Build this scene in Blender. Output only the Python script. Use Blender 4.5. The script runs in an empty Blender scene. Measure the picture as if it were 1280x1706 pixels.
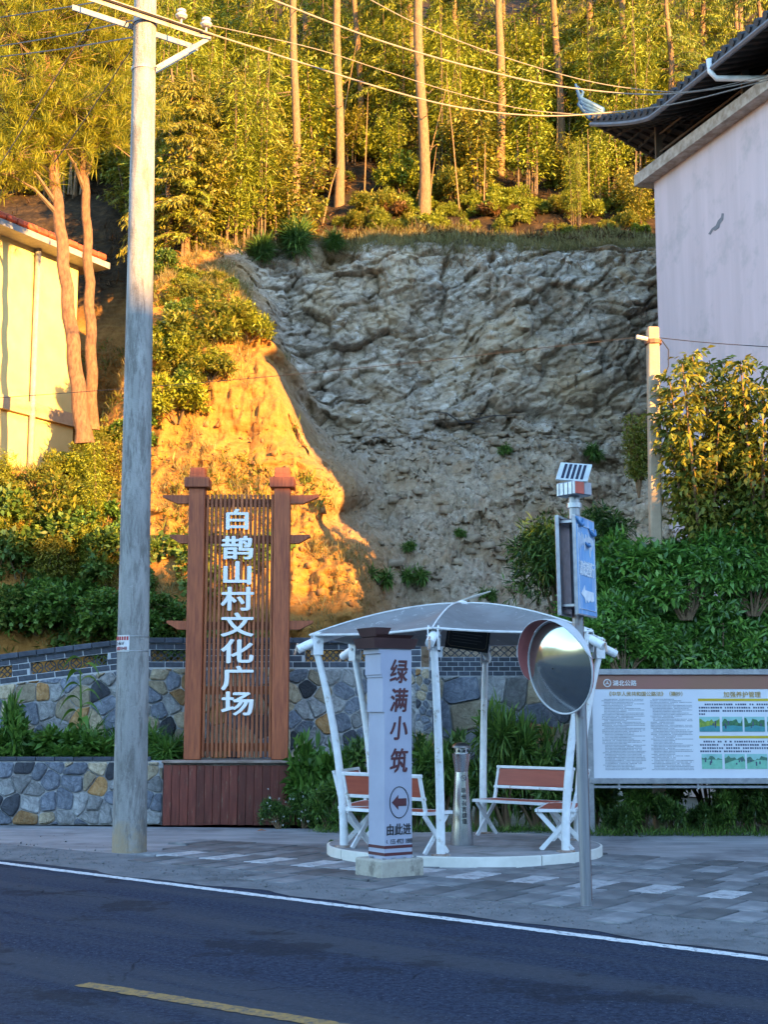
import bpy, math, random
import numpy as np
from mathutils import Vector, Matrix, Euler

random.seed(7); RNG = np.random.default_rng(11)
SC = bpy.context.scene
COL = SC.collection
R = math.radians

# ------------------------------------------------------------------ camera
F_PX, PITCH, CAM_H = 2300.0, R(8.4), 1.55
cam = bpy.data.cameras.new('camera'); cam_o = bpy.data.objects.new('camera', cam); COL.objects.link(cam_o)
cam.sensor_fit = 'VERTICAL'; cam.sensor_height = 24.0; cam.lens = 24.0 * F_PX / 1706.0
cam.clip_end = 2000.0
cam_o.location = (0, 0, CAM_H); cam_o.rotation_euler = (R(90) + PITCH, 0, 0)
SC.camera = cam_o

# ------------------------------------------------------------------ sky, sun, exposure
SUN_EL, SUN_PHI = R(11.0), R(40.0)            # low sun behind the camera, to its right
S_DIR = Vector((math.sin(SUN_PHI) * math.cos(SUN_EL), -math.cos(SUN_PHI) * math.cos(SUN_EL), math.sin(SUN_EL)))
world = bpy.data.worlds.new('World'); SC.world = world; world.use_nodes = True
wn = world.node_tree
sky = wn.nodes.new('ShaderNodeTexSky'); sky.sky_type = 'NISHITA'; sky.sun_disc = False
sky.sun_elevation = SUN_EL; sky.sun_rotation = math.pi - SUN_PHI
sky.air_density = 1.0; sky.dust_density = 0.1; sky.ozone_density = 2.0
wn.links.new(sky.outputs[0], wn.nodes['Background'].inputs[0])
wn.nodes['Background'].inputs[1].default_value = 0.15
sun = bpy.data.lights.new('sun', 'SUN'); sun.energy = 4.0; sun.angle = R(0.5); sun.color = (1.0, 0.53, 0.14)
sun_o = bpy.data.objects.new('sun', sun); COL.objects.link(sun_o)
sun_o.rotation_euler = S_DIR.to_track_quat('Z', 'Y').to_euler(); sun_o.location = S_DIR * 100
SC.view_settings.view_transform = 'Standard'; SC.view_settings.look = 'None'
SC.view_settings.exposure = 2.9; SC.view_settings.gamma = 1.0
SC.cycles.max_bounces = 4; SC.cycles.diffuse_bounces = 2; SC.cycles.glossy_bounces = 2; SC.cycles.transmission_bounces = 2; SC.cycles.transparent_max_bounces = 2

# ------------------------------------------------------------------ photo geometry helpers
_s, _c = math.sin(PITCH), math.cos(PITCH)
def G(px, py, z=0.0):                        # where the ray through a photo pixel meets height z
    u, v = (px - 640) / F_PX, (853 - py) / F_PX
    t = (z - CAM_H) / (_s + v * _c)
    return Vector((u * t, t * (_c - v * _s), z))
def P(px, py, Y):                            # the same ray at distance Y
    u, v = (px - 640) / F_PX, (853 - py) / F_PX
    t = Y / (_c - v * _s)
    return Vector((u * t, Y, CAM_H + t * (_s + v * _c)))

# ------------------------------------------------------------------ noise
def _hash(i, j, k, seed):
    n = (i * 374761393 + j * 668265263 + k * 2147483647 + seed * 974634777) & 0xffffffff
    n = ((n ^ (n >> 13)) * 1274126177) & 0xffffffff
    n = n ^ (n >> 16)
    return (n & 0xffff) / 65535.0 * 2 - 1
def vnoise(p, seed=0):
    p = np.asarray(p, dtype=np.float64)
    i = np.floor(p).astype(np.int64); f = p - i; f = f * f * f * (f * (f * 6 - 15) + 10)
    out = 0
    for dx in (0, 1):
        for dy in (0, 1):
            for dz in (0, 1):
                w = (f[:, 0] if dx else 1 - f[:, 0]) * (f[:, 1] if dy else 1 - f[:, 1]) * (f[:, 2] if dz else 1 - f[:, 2])
                out = out + w * _hash(i[:, 0] + dx, i[:, 1] + dy, i[:, 2] + dz, seed)
    return out
def fbm(p, octaves=4, seed=0, gain=0.5, ridged=False):
    a, s, out = 1.0, 1.0, 0
    for o in range(octaves):
        n = vnoise(np.asarray(p) * s, seed + o * 17)
        out = out + a * ((1 - 2 * np.abs(n)) if ridged else n)
        a *= gain; s *= 2.03
    return out
def sstep(a, b, x):
    t = np.clip((x - a) / (b - a), 0, 1); return t * t * (3 - 2 * t)

# ------------------------------------------------------------------ materials
def _lin(c): return tuple(c) + (1.0,)
class NT:
    def __init__(s, name):
        s.m = bpy.data.materials.new(name); s.m.use_nodes = True; s.t = s.m.node_tree
        s.b = s.t.nodes['Principled BSDF']; s.out = s.t.nodes['Material Output']
    def n(s, typ, **kw):
        x = s.t.nodes.new('ShaderNode' + typ)
        for k, v in kw.items(): setattr(x, k, v)
        return x
    def l(s, a, b): s.t.links.new(a, b)
    def coord(s, kind='Object'):
        if not hasattr(s, '_tc'): s._tc = s.n('TexCoord')
        return s._tc.outputs[kind]
    def noise(s, scale, detail=5, rough=0.6, vec=None, dist=0.0, stretch=None, cap=4):
        x = s.n('TexNoise'); x.inputs['Scale'].default_value = scale; x.inputs['Detail'].default_value = min(detail, cap)
        x.inputs['Roughness'].default_value = rough; x.inputs['Distortion'].default_value = dist
        v = vec or s.coord()
        if stretch:
            mp = s.n('Mapping'); mp.inputs['Scale'].default_value = stretch; s.l(v, mp.inputs['Vector']); v = mp.outputs[0]
        s.l(v, x.inputs['Vector']); return x.outputs['Fac']
    def ramp(s, fac, stops):
        x = s.n('ValToRGB'); e = x.color_ramp.elements
        while len(e) < len(stops): e.new(0.5)
        for i, (p, c) in enumerate(stops): e[i].position = p; e[i].color = _lin(c)
        s.l(fac, x.inputs[0]); return x.outputs[0]
    def mix(s, fac, a, b, mode='MIX'):
        x = s.n('Mix', data_type='RGBA', blend_type=mode)
        for k, v in ((0, fac), (6, a), (7, b)):
            if hasattr(v, 'is_linked'): s.l(v, x.inputs[k])
            else: x.inputs[k].default_value = v if k == 0 else _lin(v)
        return x.outputs[2]
    def bump(s, h, strength=0.3, dist=0.02):
        x = s.n('Bump'); x.inputs['Strength'].default_value = strength; x.inputs['Distance'].default_value = dist
        s.l(h, x.inputs['Height']); s.l(x.outputs[0], s.b.inputs['Normal'])
    def col(s, c): s.l(c, s.b.inputs['Base Color'])
    def set(s, rough=None, metal=None, spec=None):
        if rough is not None: s.b.inputs['Roughness'].default_value = rough
        if metal is not None: s.b.inputs['Metallic'].default_value = metal
        if spec is not None: s.b.inputs['Specular IOR Level'].default_value = spec
MATS = {}
def mat(name, c1, c2=None, scale=6.0, rough=0.6, metal=0.0, bump=0.0, bdist=0.01, stretch=None, lo=0.35, hi=0.65, rand=0.0,
        detail=6, dirt=None, dscale=2.0, dlo=0.55, dhi=0.7, bscale=None, spec=None):
    if name in MATS: return MATS[name]
    t = NT(name); c2 = c2 or tuple(x * 0.75 for x in c1)
    f = t.noise(scale, detail=detail, stretch=stretch)
    c = t.ramp(f, [(lo, c2), (hi, c1)])
    if dirt:
        d = t.noise(dscale, detail=8, rough=0.7)
        dm = t.ramp(d, [(dlo, (0, 0, 0)), (dhi, (1, 1, 1))])
        c = t.mix(dm, c, dirt)
    if rand:
        oi = t.n('ObjectInfo'); hs = t.n('HueSaturation'); mr = t.n('MapRange')
        mr.inputs[3].default_value = 1 - rand; mr.inputs[4].default_value = 1 + rand
        t.l(oi.outputs['Random'], mr.inputs[0]); t.l(mr.outputs[0], hs.inputs['Value']); t.l(c, hs.inputs['Color']); c = hs.outputs[0]
    t.col(c); t.set(rough, metal, spec)
    if bump: t.bump(t.noise(bscale or scale * 4, detail=8, rough=0.65, stretch=stretch), bump, bdist)
    MATS[name] = t.m; return t.m
def leaf_mat(name, cols, rough=0.5, trans=0.35):
    if name in MATS: return MATS[name]
    t = NT(name)
    geo = t.n('NewGeometry')
    big = t.noise(1.1, detail=0)
    ad = t.n('Math', operation='MULTIPLY_ADD'); t.l(big, ad.inputs[0]); ad.inputs[1].default_value = 0.5; ad.inputs[2].default_value = -0.25
    a2 = t.n('Math', operation='ADD'); t.l(geo.outputs['Random Per Island'], a2.inputs[0]); t.l(ad.outputs[0], a2.inputs[1])
    k = len(cols)
    c = t.ramp(a2.outputs[0], [(i / (k - 1), cols[i]) for i in range(k)])
    t.col(c); t.set(rough, 0, 0.4)
    tr = t.n('BsdfTranslucent'); t.l(c, tr.inputs['Color'])
    mx = t.n('MixShader'); mx.inputs[0].default_value = trans
    t.l(t.b.outputs[0], mx.inputs[1]); t.l(tr.outputs[0], mx.inputs[2]); t.l(mx.outputs[0], t.out.inputs['Surface'])
    MATS[name] = t.m; return t.m

WHITE = mat('white_paint', (.78, .80, .82), (.66, .68, .70), 9, .4, bump=.1, bdist=.003, dirt=(.32, .25, .18), dscale=7, dlo=.60, dhi=.72)
STEEL = mat('galvanised_steel', (.42, .43, .46), (.30, .31, .34), 14, .38, .85, bump=.08, bdist=.003)
STAINLESS = mat('stainless_steel', (.60, .61, .63), (.50, .51, .53), 30, .26, 1.0, stretch=(6, 6, .4))
BLACKM = mat('black_hollow', (.015, .015, .017), None, 5, .8)
CONC = mat('concrete', (.34, .33, .31), (.22, .21, .20), 5, .85, bump=.35, bdist=.01, dirt=(.10, .09, .08), dscale=3, dlo=.58, dhi=.75)

# ------------------------------------------------------------------ mesh helpers
class MB:
    def __init__(s): s.v = []; s.f = []; s.mi = []; s.cur = 0
    def add(s, vs, fs):
        o = len(s.v); s.v += [tuple(x) for x in vs]; s.f += [tuple(i + o for i in f) for f in fs]; s.mi += [s.cur] * len(fs); return s
    def box(s, c, size, rot=None, bev=0.0):
        hx, hy, hz = (x / 2 for x in size)
        M = rot if isinstance(rot, Matrix) else (Euler(rot).to_matrix() if rot else Matrix.Identity(3))
        if bev <= 0:
            vs = [Vector((x * hx, y * hy, z * hz)) for x in (-1, 1) for y in (-1, 1) for z in (-1, 1)]
            fs = [(0, 1, 3, 2), (4, 6, 7, 5), (0, 4, 5, 1), (2, 3, 7, 6), (0, 2, 6, 4), (1, 5, 7, 3)]
        else:                                                    # chamfered box
            b = min(bev, hx * .9, hy * .9, hz * .9); vs = []; idx = {}
            for sx in (-1, 1):
                for sy in (-1, 1):
                    for sz in (-1, 1):
                        for ax in range(3):
                            q = [sx * hx, sy * hy, sz * hz]
                            for k in range(3):
                                if k != ax: q[k] -= (sx, sy, sz)[k] * b
                            idx[(sx, sy, sz, ax)] = len(vs); vs.append(Vector(q))
            fs = []
            for ax in range(3):
                o1, o2 = [k for k in range(3) if k != ax]
                for sg in (-1, 1):
                    ring = []
                    for a_, b_ in ((-1, -1), (1, -1), (1, 1), (-1, 1)):
                        k = [0, 0, 0]; k[ax] = sg; k[o1] = a_; k[o2] = b_; ring.append(idx[(k[0], k[1], k[2], ax)])
                    fs.append(tuple(ring))
            for ax in range(3):                                  # edges along ax
                o1, o2 = [k for k in range(3) if k != ax]
                for a_ in (-1, 1):
                    for b_ in (-1, 1):
                        q = []
                        for sg in (-1, 1):
                            k = [0, 0, 0]; k[ax] = sg; k[o1] = a_; k[o2] = b_
                            q.append((idx[(k[0], k[1], k[2], o1)], idx[(k[0], k[1], k[2], o2)]))
                        fs.append((q[0][0], q[0][1], q[1][1], q[1][0]))
            for sx in (-1, 1):
                for sy in (-1, 1):
                    for sz in (-1, 1): fs.append(tuple(idx[(sx, sy, sz, ax)] for ax in range(3)))
        c = Vector(c); s.add([c + M @ v for v in vs], fs); return s
    def bar(s, a, b, w, h, up=(0, 0, 1), bev=0.0):
        a, b = Vector(a), Vector(b); d = b - a; L = d.length; d.normalize(); up = Vector(up)
        if abs(d.dot(up)) > .98: up = Vector((0, 1, 0))
        x = d.cross(up).normalized(); z = x.cross(d)
        return s.box((a + b) / 2, (w, L, h), Matrix((x, d, z)).transposed(), bev)
    def tube(s, pts, rad, seg=10, caps=True):
        pts = [Vector(p) for p in pts]; n = len(pts)
        rad = [rad] * n if not hasattr(rad, '__len__') else rad
        prev = None; o = []
        for i, p in enumerate(pts):
            d = (pts[min(i + 1, n - 1)] - pts[max(i - 1, 0)]).normalized()
            if prev is None:
                r = Vector((1, 0, 0)) if abs(d.x) < .9 else Vector((0, 1, 0)); x = (r - d * r.dot(d)).normalized()
            else: x = (prev - d * prev.dot(d)).normalized()
            prev = x; y = d.cross(x)
            o += [p + (x * math.cos(2 * math.pi * k / seg) + y * math.sin(2 * math.pi * k / seg)) * rad[i] for k in range(seg)]
        fs = [(i * seg + k, i * seg + (k + 1) % seg, (i + 1) * seg + (k + 1) % seg, (i + 1) * seg + k) for i in range(n - 1) for k in range(seg)]
        if caps: fs += [tuple(range(seg - 1, -1, -1)), tuple((n - 1) * seg + k for k in range(seg))]
        s.add(o, fs); return s
    def lathe(s, prof, c=(0, 0, 0), seg=24):
        c = Vector(c); o = [c + Vector((r * math.cos(2 * math.pi * k / seg), r * math.sin(2 * math.pi * k / seg), z)) for r, z in prof for k in range(seg)]
        n = len(prof)
        fs = [(i * seg + k, i * seg + (k + 1) % seg, (i + 1) * seg + (k + 1) % seg, (i + 1) * seg + k) for i in range(n - 1) for k in range(seg)]
        fs += [tuple(range(seg - 1, -1, -1)), tuple((n - 1) * seg + k for k in range(seg))]
        s.add(o, fs); return s
    def prism(s, poly, ext):                                     # polygon in 3D, extruded by a vector
        n = len(poly); e = Vector(ext); p = [Vector(q) for q in poly]
        s.add(p + [q + e for q in p], [tuple(range(n))[::-1], tuple(range(n, 2 * n))] + [(i, (i + 1) % n, n + (i + 1) % n, n + i) for i in range(n)]); return s
    def mesh(s, name, mats, smooth=False, off=Vector((0, 0, 0))):
        me = bpy.data.meshes.new(name); me.from_pydata([(x[0] - off.x, x[1] - off.y, x[2] - off.z) for x in s.v], [], s.f)
        for m in (mats if isinstance(mats, (list, tuple)) else [mats]): me.materials.append(m)
        if any(s.mi): me.polygons.foreach_set('material_index', s.mi)
        if smooth:
            me.polygons.foreach_set('use_smooth', [True] * len(me.polygons))
            if smooth == 'auto': me.set_sharp_from_angle(angle=R(40))
        import bmesh
        bm = bmesh.new(); bm.from_mesh(me); bmesh.ops.recalc_face_normals(bm, faces=bm.faces); bm.to_mesh(me); bm.free()
        me.update(); return me
    def build(s, name, mats, parent=None, smooth=False, world=True):
        off = parent_loc(parent) if (parent is not None and world) else Vector((0, 0, 0))
        return link(name, s.mesh(name, mats, smooth, off), parent)
def parent_loc(p):
    l = Vector((0, 0, 0))
    while p is not None: l += p.location; p = p.parent
    return l
def link(name, me, parent=None, loc=None, rot=None, scale=None):
    o = bpy.data.objects.new(name, me); COL.objects.link(o)
    if parent is not None: o.parent = parent
    if loc is not None: o.location = loc
    if rot is not None: o.rotation_euler = rot
    if scale is not None: o.scale = scale
    return o
def tag(o, label=None, cat=None, group=None, kind=None):
    for k, v in (('label', label), ('category', cat), ('group', group), ('kind', kind)):
        if v: o[k] = v
    return o
def thing(name, loc, label, cat, group=None, rz=0):
    o = bpy.data.objects.new(name, None); COL.objects.link(o); o.location = loc; o.rotation_euler = (0, 0, rz); o.empty_display_size = .2
    return tag(o, label, cat, group)
def copy_tree(o, parent=None):
    c = o.copy(); COL.objects.link(c); c.parent = parent
    for ch in list(o.children): copy_tree(ch, c)
    return c
def fast_mesh(name, V, Q, m):
    V = np.asarray(V, dtype=np.float32); Q = np.asarray(Q, dtype=np.int32); k = Q.shape[1]
    me = bpy.data.meshes.new(name); me.vertices.add(len(V)); me.vertices.foreach_set('co', V.ravel())
    me.loops.add(Q.size); me.loops.foreach_set('vertex_index', Q.ravel())
    me.polygons.add(len(Q)); me.polygons.foreach_set('loop_start', np.arange(0, Q.size, k, dtype=np.int32))
    me.polygons.foreach_set('loop_total', np.full(len(Q), k, dtype=np.int32))
    me.update(calc_edges=True); me.materials.append(m); return me
def norm(a): return a / np.maximum(np.linalg.norm(a, axis=1, keepdims=True), 1e-9)
def leaf_arrays(C, D, L, W, fold=0.15):
    C = np.asarray(C, float); D = norm(np.asarray(D, float)); n = len(C)
    L = np.broadcast_to(L, n)[:, None]; W = np.broadcast_to(W, n)[:, None]
    up = np.tile([0, 0, 1.0], (n, 1)) + RNG.normal(0, .45, (n, 3))
    S = norm(np.cross(D, up)); N = np.cross(S, D)
    mid = C + D * L * .45
    V = np.stack([C, mid + S * W * .5 + N * W * fold, C + D * L - N * L * .12, mid - S * W * .5 + N * W * fold], 1).reshape(-1, 3)
    Q = np.arange(4 * n).reshape(n, 4); return V, Q
def leaves(name, C, D, L, W, m, fold=.15): return fast_mesh(name, *leaf_arrays(C, D, L, W, fold), m)

TXT = {}
def text_mb(body, size, depth=0.004, bold=0.0):
    """glyph outlines as (vertices, faces) in the xy plane, centred on the origin, facing +z"""
    key = (body, size, depth, bold)
    real_bold, bold_off = bold, 0.0
    if key in TXT: return TXT[key]
    cu = bpy.data.curves.new('t', 'FONT'); cu.body = body; cu.size = size; cu.extrude = depth / 2; cu.offset = 0.0
    cu.resolution_u = 3
    o = bpy.data.objects.new('t', cu); COL.objects.link(o)
    me = bpy.data.meshes.new_from_object(o.evaluated_get(bpy.context.evaluated_depsgraph_get()))
    vs = [v.co.copy() for v in me.vertices]; fs = [tuple(p.vertices) for p in me.polygons]
    bpy.data.objects.remove(o); bpy.data.meshes.remove(me); bpy.data.curves.remove(cu)
    lo = [min(v[k] for v in vs) for k in (0, 1)]; hi = [max(v[k] for v in vs) for k in (0, 1)]
    c = Vector(((lo[0] + hi[0]) / 2, (lo[1] + hi[1]) / 2, 0)); vs = [v - c for v in vs]
    if real_bold:                            # heavier strokes: copies of the glyph shifted by a stroke's fraction
        v0, f0 = vs, fs; vs, fs = [], []
        for k, (dx, dy) in enumerate(((0, 0), (1, .0), (-1, .0), (0, .8), (0, -.8), (.7, .6), (-.7, -.6))):
            o_ = len(vs); vs += [v + Vector((dx * real_bold, dy * real_bold, k * .0005)) for v in v0]; fs += [tuple(i + o_ for i in f) for f in f0]
    TXT[key] = (vs, fs, hi[0] - lo[0], hi[1] - lo[1]); return TXT[key]
def text_part(body, size, origin, xdir, ydir, m, parent, name='letter', depth=.004, bold=0.0, sx=1.0, sy=1.0, shear=0.0):
    vs, fs, w, h = text_mb(body, size, depth, bold)
    x, y = Vector(xdir).normalized(), Vector(ydir).normalized(); z = x.cross(y)
    mb = MB(); mb.add([Vector(origin) + x * (v.x * sx + shear * v.y) + y * v.y * sy + z * v.z for v in vs], fs)
    off = parent_loc(parent)
    me = bpy.data.meshes.new(name); me.from_pydata([tuple(Vector(q) - off) for q in mb.v], [], mb.f); me.materials.append(m)
    return link(name, me, parent)

# ------------------------------------------------------------------ ground, road, markings
gm = mat('soil', (.10, .085, .06), (.05, .045, .03), 3, .95, bump=.6, bdist=.03)
def sheet(name, pts, z, m, kind='structure', parent=None):
    mb = MB(); mb.add([(p[0], p[1], z) for p in pts], [tuple(range(len(pts)))])
    o = mb.build(name, m, parent); 
    if kind: o['kind'] = kind
    return o
sheet('ground', [(-900, -900), (900, -900), (900, 900), (-900, 900)], -0.03, gm)
t = NT('asphalt')
mp_ = t.n('Mapping'); mp_.inputs['Rotation'].default_value = (0, 0, R(41.8)); t.l(t.coord(), mp_.inputs['Vector']); RV = mp_.outputs[0]   # x runs along the road
c = t.ramp(t.noise(24, 5, .9, cap=5), [(.34, (.013, .018, .034)), (.50, (.039, .050, .082)), (.66, (.075, .092, .138))])
c = t.mix(t.ramp(t.noise(42, 2, .7), [(.66, (0, 0, 0)), (.72, (.85, .85, .85))]), c, (.26, .27, .29))
c = t.mix(t.ramp(t.noise(33, 2, .7, vec=RV), [(.66, (0, 0, 0)), (.72, (.8, .8, .8))]), c, (.010, .012, .018))
c = t.mix(t.ramp(t.noise(1.0, 5, .65, vec=RV, stretch=(.10, 1.3, 1), cap=5), [(.44, (0, 0, 0)), (.60, (.6, .6, .6))]), c, (.085, .088, .10))      # polished wheel tracks
c = t.mix(t.ramp(t.noise(.7, 6, .75, cap=6), [(.54, (0, 0, 0)), (.60, (.6, .6, .6))]), c, (.026, .028, .036))                           # tar patches
vo = t.n('TexVoronoi', feature='DISTANCE_TO_EDGE'); vo.inputs['Scale'].default_value = .8
wv = t.n('Mix', data_type='RGBA'); wv.inputs[0].default_value = .12; nn = t.n('TexNoise'); nn.inputs['Scale'].default_value = 3; t.l(t.coord(), nn.inputs['Vector']); t.l(t.coord(), wv.inputs[6]); t.l(nn.outputs['Color'], wv.inputs[7]); t.l(wv.outputs[2], vo.inputs['Vector'])
ck = t.ramp(vo.outputs['Distance'], [(.002, (.8, .8, .8)), (.008, (0, 0, 0))]); cm = t.mix(1.0, ck, t.ramp(t.noise(.45, 3), [(.55, (0, 0, 0)), (.62, (1, 1, 1))]), 'MULTIPLY')
c = t.mix(cm, c, (.008, .009, .012))
t.col(c); t.set(.92, 0, .05); t.bump(t.noise(30, 5, .9, cap=5), 1.0, .03); ASPH = t.m
rd = Vector((6.56, -5.86, 0)).normalized(); rn = Vector((-rd.y, rd.x, 0))            # along the road, towards the plaza
if rn.y < 0: rn = -rn
w0 = G(0, 1438)
def RW(a, b, z=0): return w0 + rd * a + rn * b + Vector((0, 0, z))                     # road coordinates from the white line's left end
sheet('road', [RW(-150, .32), RW(150, .32), RW(150, -7.4), RW(-150, -7.4)], 0.0, ASPH)
t = NT('dusty_shoulder')
c = t.ramp(t.noise(3, 8, .7), [(.3, (.11, .115, .125)), (.7, (.20, .20, .21))])
c = t.mix(t.ramp(t.noise(140, 2, .7), [(.45, (0, 0, 0)), (.7, (.8, .8, .8))]), c, (.25, .25, .25))
c = t.mix(t.ramp(t.noise(.9, 7, .7), [(.52, (0, 0, 0)), (.66, (.75, .75, .75))]), c, (.085, .085, .09))
t.col(c); t.set(.95, 0, .06); t.bump(t.noise(45, 4, .85), .9, .02); SHO = t.m
# the gritty shoulder: an uneven strip laid over the road's edge
mb = MB(); N = 240
for i in range(N + 1):
    a = -14 + 30 * i / N; w1 = .30 + .05 * math.sin(a * 2.1) + .04 * math.sin(a * 5.3 + 1) + random.uniform(-.025, .025)
    w2 = 1.3 + .12 * math.sin(a * .9)
    mb.v += [tuple(RW(a, w1 - .12, .004)), tuple(RW(a, w1 + .1, .018)), tuple(RW(a, w2, .02))]
for i in range(N):
    for k in range(2): mb.f.append((3 * i + k, 3 * i + 3 + k, 3 * i + 4 + k, 3 * i + 1 + k)); mb.mi.append(0)
tag(mb.build('road_shoulder', SHO, smooth=True), kind='structure')
gn = 2600; ga = RNG.uniform(-13, 15, gn); gb = .30 + RNG.gamma(1.6, .28, gn); gs = .003 + .008 * RNG.random(gn) ** 6   # loose grit
cube = np.array([(x, y, z) for x in (-1, 1) for y in (-1, 1) for z in (-1, 1)], float); Fq = np.array([(0, 1, 3, 2), (4, 6, 7, 5), (0, 4, 5, 1), (2, 3, 7, 6), (0, 2, 6, 4), (1, 5, 7, 3)])
gp = np.array([tuple(RW(a_, b_, .022)) for a_, b_ in zip(ga, gb)]); V = gp[:, None] + cube[None] * (1 + RNG.normal(0, .35, (gn, 8, 3))) * gs[:, None, None]
tag(link('grit', fast_mesh('grit', V.reshape(-1, 3), (np.arange(gn)[:, None, None] * 8 + Fq[None]).reshape(-1, 4), mat('grit_stone', (.20, .20, .20), (.09, .09, .10), 20, .9))), 'loose grit scattered along the road shoulder', 'grit', None, 'stuff')
def marking(name, m, a0, a1, b, w, frame):
    """a worn painted line: a strip with a ragged outline and worn gaps in the material"""
    mb = MB(); n = int((a1 - a0) / .05)
    for i in range(n + 1):
        a = a0 + (a1 - a0) * i / n
        mb.v += [tuple(frame(a, b - w / 2 + random.uniform(-.008, .008), .004)), tuple(frame(a, b + w / 2 + random.uniform(-.008, .008), .004))]
    for i in range(n): mb.f.append((2 * i, 2 * i + 2, 2 * i + 3, 2 * i + 1)); mb.mi.append(0)
    return tag(mb.build(name, m), kind='structure')
def paint_mat(name, c1, c2, lo, hi):
    t = NT(name); base = t.ramp(t.noise(20, 4), [(.3, c2), (.7, c1)])
    c = t.mix(t.ramp(t.noise(17, 6, .85, cap=6), [(lo, (0, 0, 0)), (hi, (1, 1, 1))]), base, (.07, .07, .08)); t.col(c); t.set(.8, 0, .1); t.bump(t.noise(60, 3), .6, .006); return t.m
WLINE = paint_mat('white_road_paint', (.62, .63, .64), (.45, .46, .47), .54, .60)
YLINE = paint_mat('yellow_road_paint', (.33, .20, .07), (.22, .14, .06), .48, .60)
marking('road_line', WLINE, -30, 30, 0.0, .125, RW)
y0, y1 = G(137, 1640), G(545, 1707); yd = (y1 - y0).normalized(); yn = Vector((-yd.y, yd.x, 0))
marking('centre_line_dash', YLINE, 0, 4.0, 0, .13, lambda a, b, z: y0 + yd * a + yn * b + Vector((0, 0, z)))
marking('centre_line_dash', YLINE, -10, -6.0, 0, .13, lambda a, b, z: y0 + yd * a + yn * b + Vector((0, 0, z)))

# concrete apron and paving slabs of the plaza
APR = mat('apron_concrete', (.27, .27, .28), (.17, .17, .18), 1.2, .8, bump=.25, bdist=.008, dirt=(.10, .10, .11), dscale=.8, dlo=.5, dhi=.68, stretch=(1, 2.5, 1))
sheet('plaza_apron', [RW(-15, .9), RW(17, .9), (14, 19.2), (4.2, 18.9), (-1, 20.6), (-14, 21.2)], 0.006, APR)
pave = thing('paving', (0, 0, 0), None, None); pave['kind'] = 'structure'
td = Vector((5.49, -3.76, 0)).normalized(); tn = Vector((-td.y, td.x, 0)); tn = tn if tn.y > 0 else -tn
slab_d = mat('paving_slab_dark', (.145, .148, .157), (.080, .083, .090), 3, .72, bump=.4, bdist=.006, rand=.5, dirt=(.19, .19, .19), dscale=1.6, dlo=.55, dhi=.72)
slab_l = mat('paving_slab_light', (.42, .42, .43), (.27, .27, .28), 16, .75, bump=.5, bdist=.006, rand=.15, dirt=(.14, .14, .15), dscale=5, dlo=.5, dhi=.66)
SA, SB = .315, .60
slab = MB().box((0, 0, -.02), (SA - .022, SB - .022, .04), bev=.006).mesh('slab', slab_d)
slab2 = MB().box((0, 0, -.02), (SA - .022, SB - .022, .04), bev=.006).mesh('slab', slab_l)
o0 = G(305, 1426); ang = math.atan2(td.y, td.x)
PC = Vector((.90, 15.9, 0)); PR = 1.53
for j in range(-3, 5):
    for i in range(-4, 36):
        p = o0 + td * (i * SA + (SA / 2 if j % 2 else 0)) + tn * (j * SB)
        rel = p - w0; b = rel.dot(rn)
        if b < .95 + .18 * math.sin(i * 1.7 + j): continue
        if p.x < -2.6 + j * .1 or p.x > 5.6 or (p.y > 17.2 - .12 * p.x): continue
        if (p - PC).length < PR - .35: continue
        if j > 2 and p.x < 1.5: continue
        light = (j == 0 and i % 2 == 0)
        link('paving_slab', slab2 if light else slab, pave, (p.x, p.y, .030 + random.uniform(-.004, .004)), (random.uniform(-.012, .012), random.uniform(-.012, .012), ang))

# ------------------------------------------------------------------ hillside, cliff
XS = np.concatenate([np.arange(-21, -8, .25), np.arange(-8, -3.8, .06), np.arange(-3.8, 6.6, .038), np.arange(6.6, 21, .3)])
cl = [(25.4, .8), (26.0, 3.0), (27.4, 4.8), (29.9, 7.2), (30.8, 7.9), (31.3, 10.2), (31.8, 12.7), (33.0, 13.35), (62, 36)]
lf = [(22.5, 1.2), (22.9, 2.3), (24.4, 4.2), (26.1, 6.4), (27.4, 8.8), (28.8, 10.6), (30.8, 12.1), (33.0, 13.35), (62, 36)]
fl = [(22.5, 1.2), (22.9, 2.3), (23.9, 4.2), (25.0, 6.0), (27.5, 6.4), (31.5, 6.8), (32.8, 10.5), (34.2, 14.2), (62, 36)]
seg_n = [14, 40, 64, 30, 70, 74, 22, 46]
def prof(pts):
    out = []
    P_ = np.array(pts)
    for k, n in enumerate(seg_n):
        a = np.arange(n) / n
        out.append(P_[k] + (P_[k + 1] - P_[k]) * a[:, None])
    out.append(P_[-1:]); q = np.concatenate(out)
    return q
pc, pl, pf = prof(cl), prof(lf), prof(fl); NS = len(pc); S_ = np.arange(NS)
k0, k1 = sum(seg_n[:1]), sum(seg_n[:6])
frac = np.clip((S_ - k0) / (k1 - k0), 0, 1)
def smooth1(q, n=5):
    for _ in range(n): q[1:-1] = (q[:-2] + 2 * q[1:-1] + q[2:]) / 4
    return q
pl, pf = smooth1(pl, 10), smooth1(pf, 8); pc = smooth1(pc, 4)
XX, SS = np.meshgrid(XS, S_, indexing='ij'); FR = frac[SS]
x0 = np.interp(FR, [0, .08, .2, .35, .46, .6, .8, 1], [.25, .18, -.1, -1.05, -1.75, -2.5, -3.05, -3.3])
wc = sstep(-.75, .55, XX - x0 + .35 * fbm(np.stack([XX * .0 + 3, FR * 9, XX * 0], -1).reshape(-1, 3), 2, 5).reshape(XX.shape))
wf = 1 - sstep(-6.4, -4.9, XX)
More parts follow.
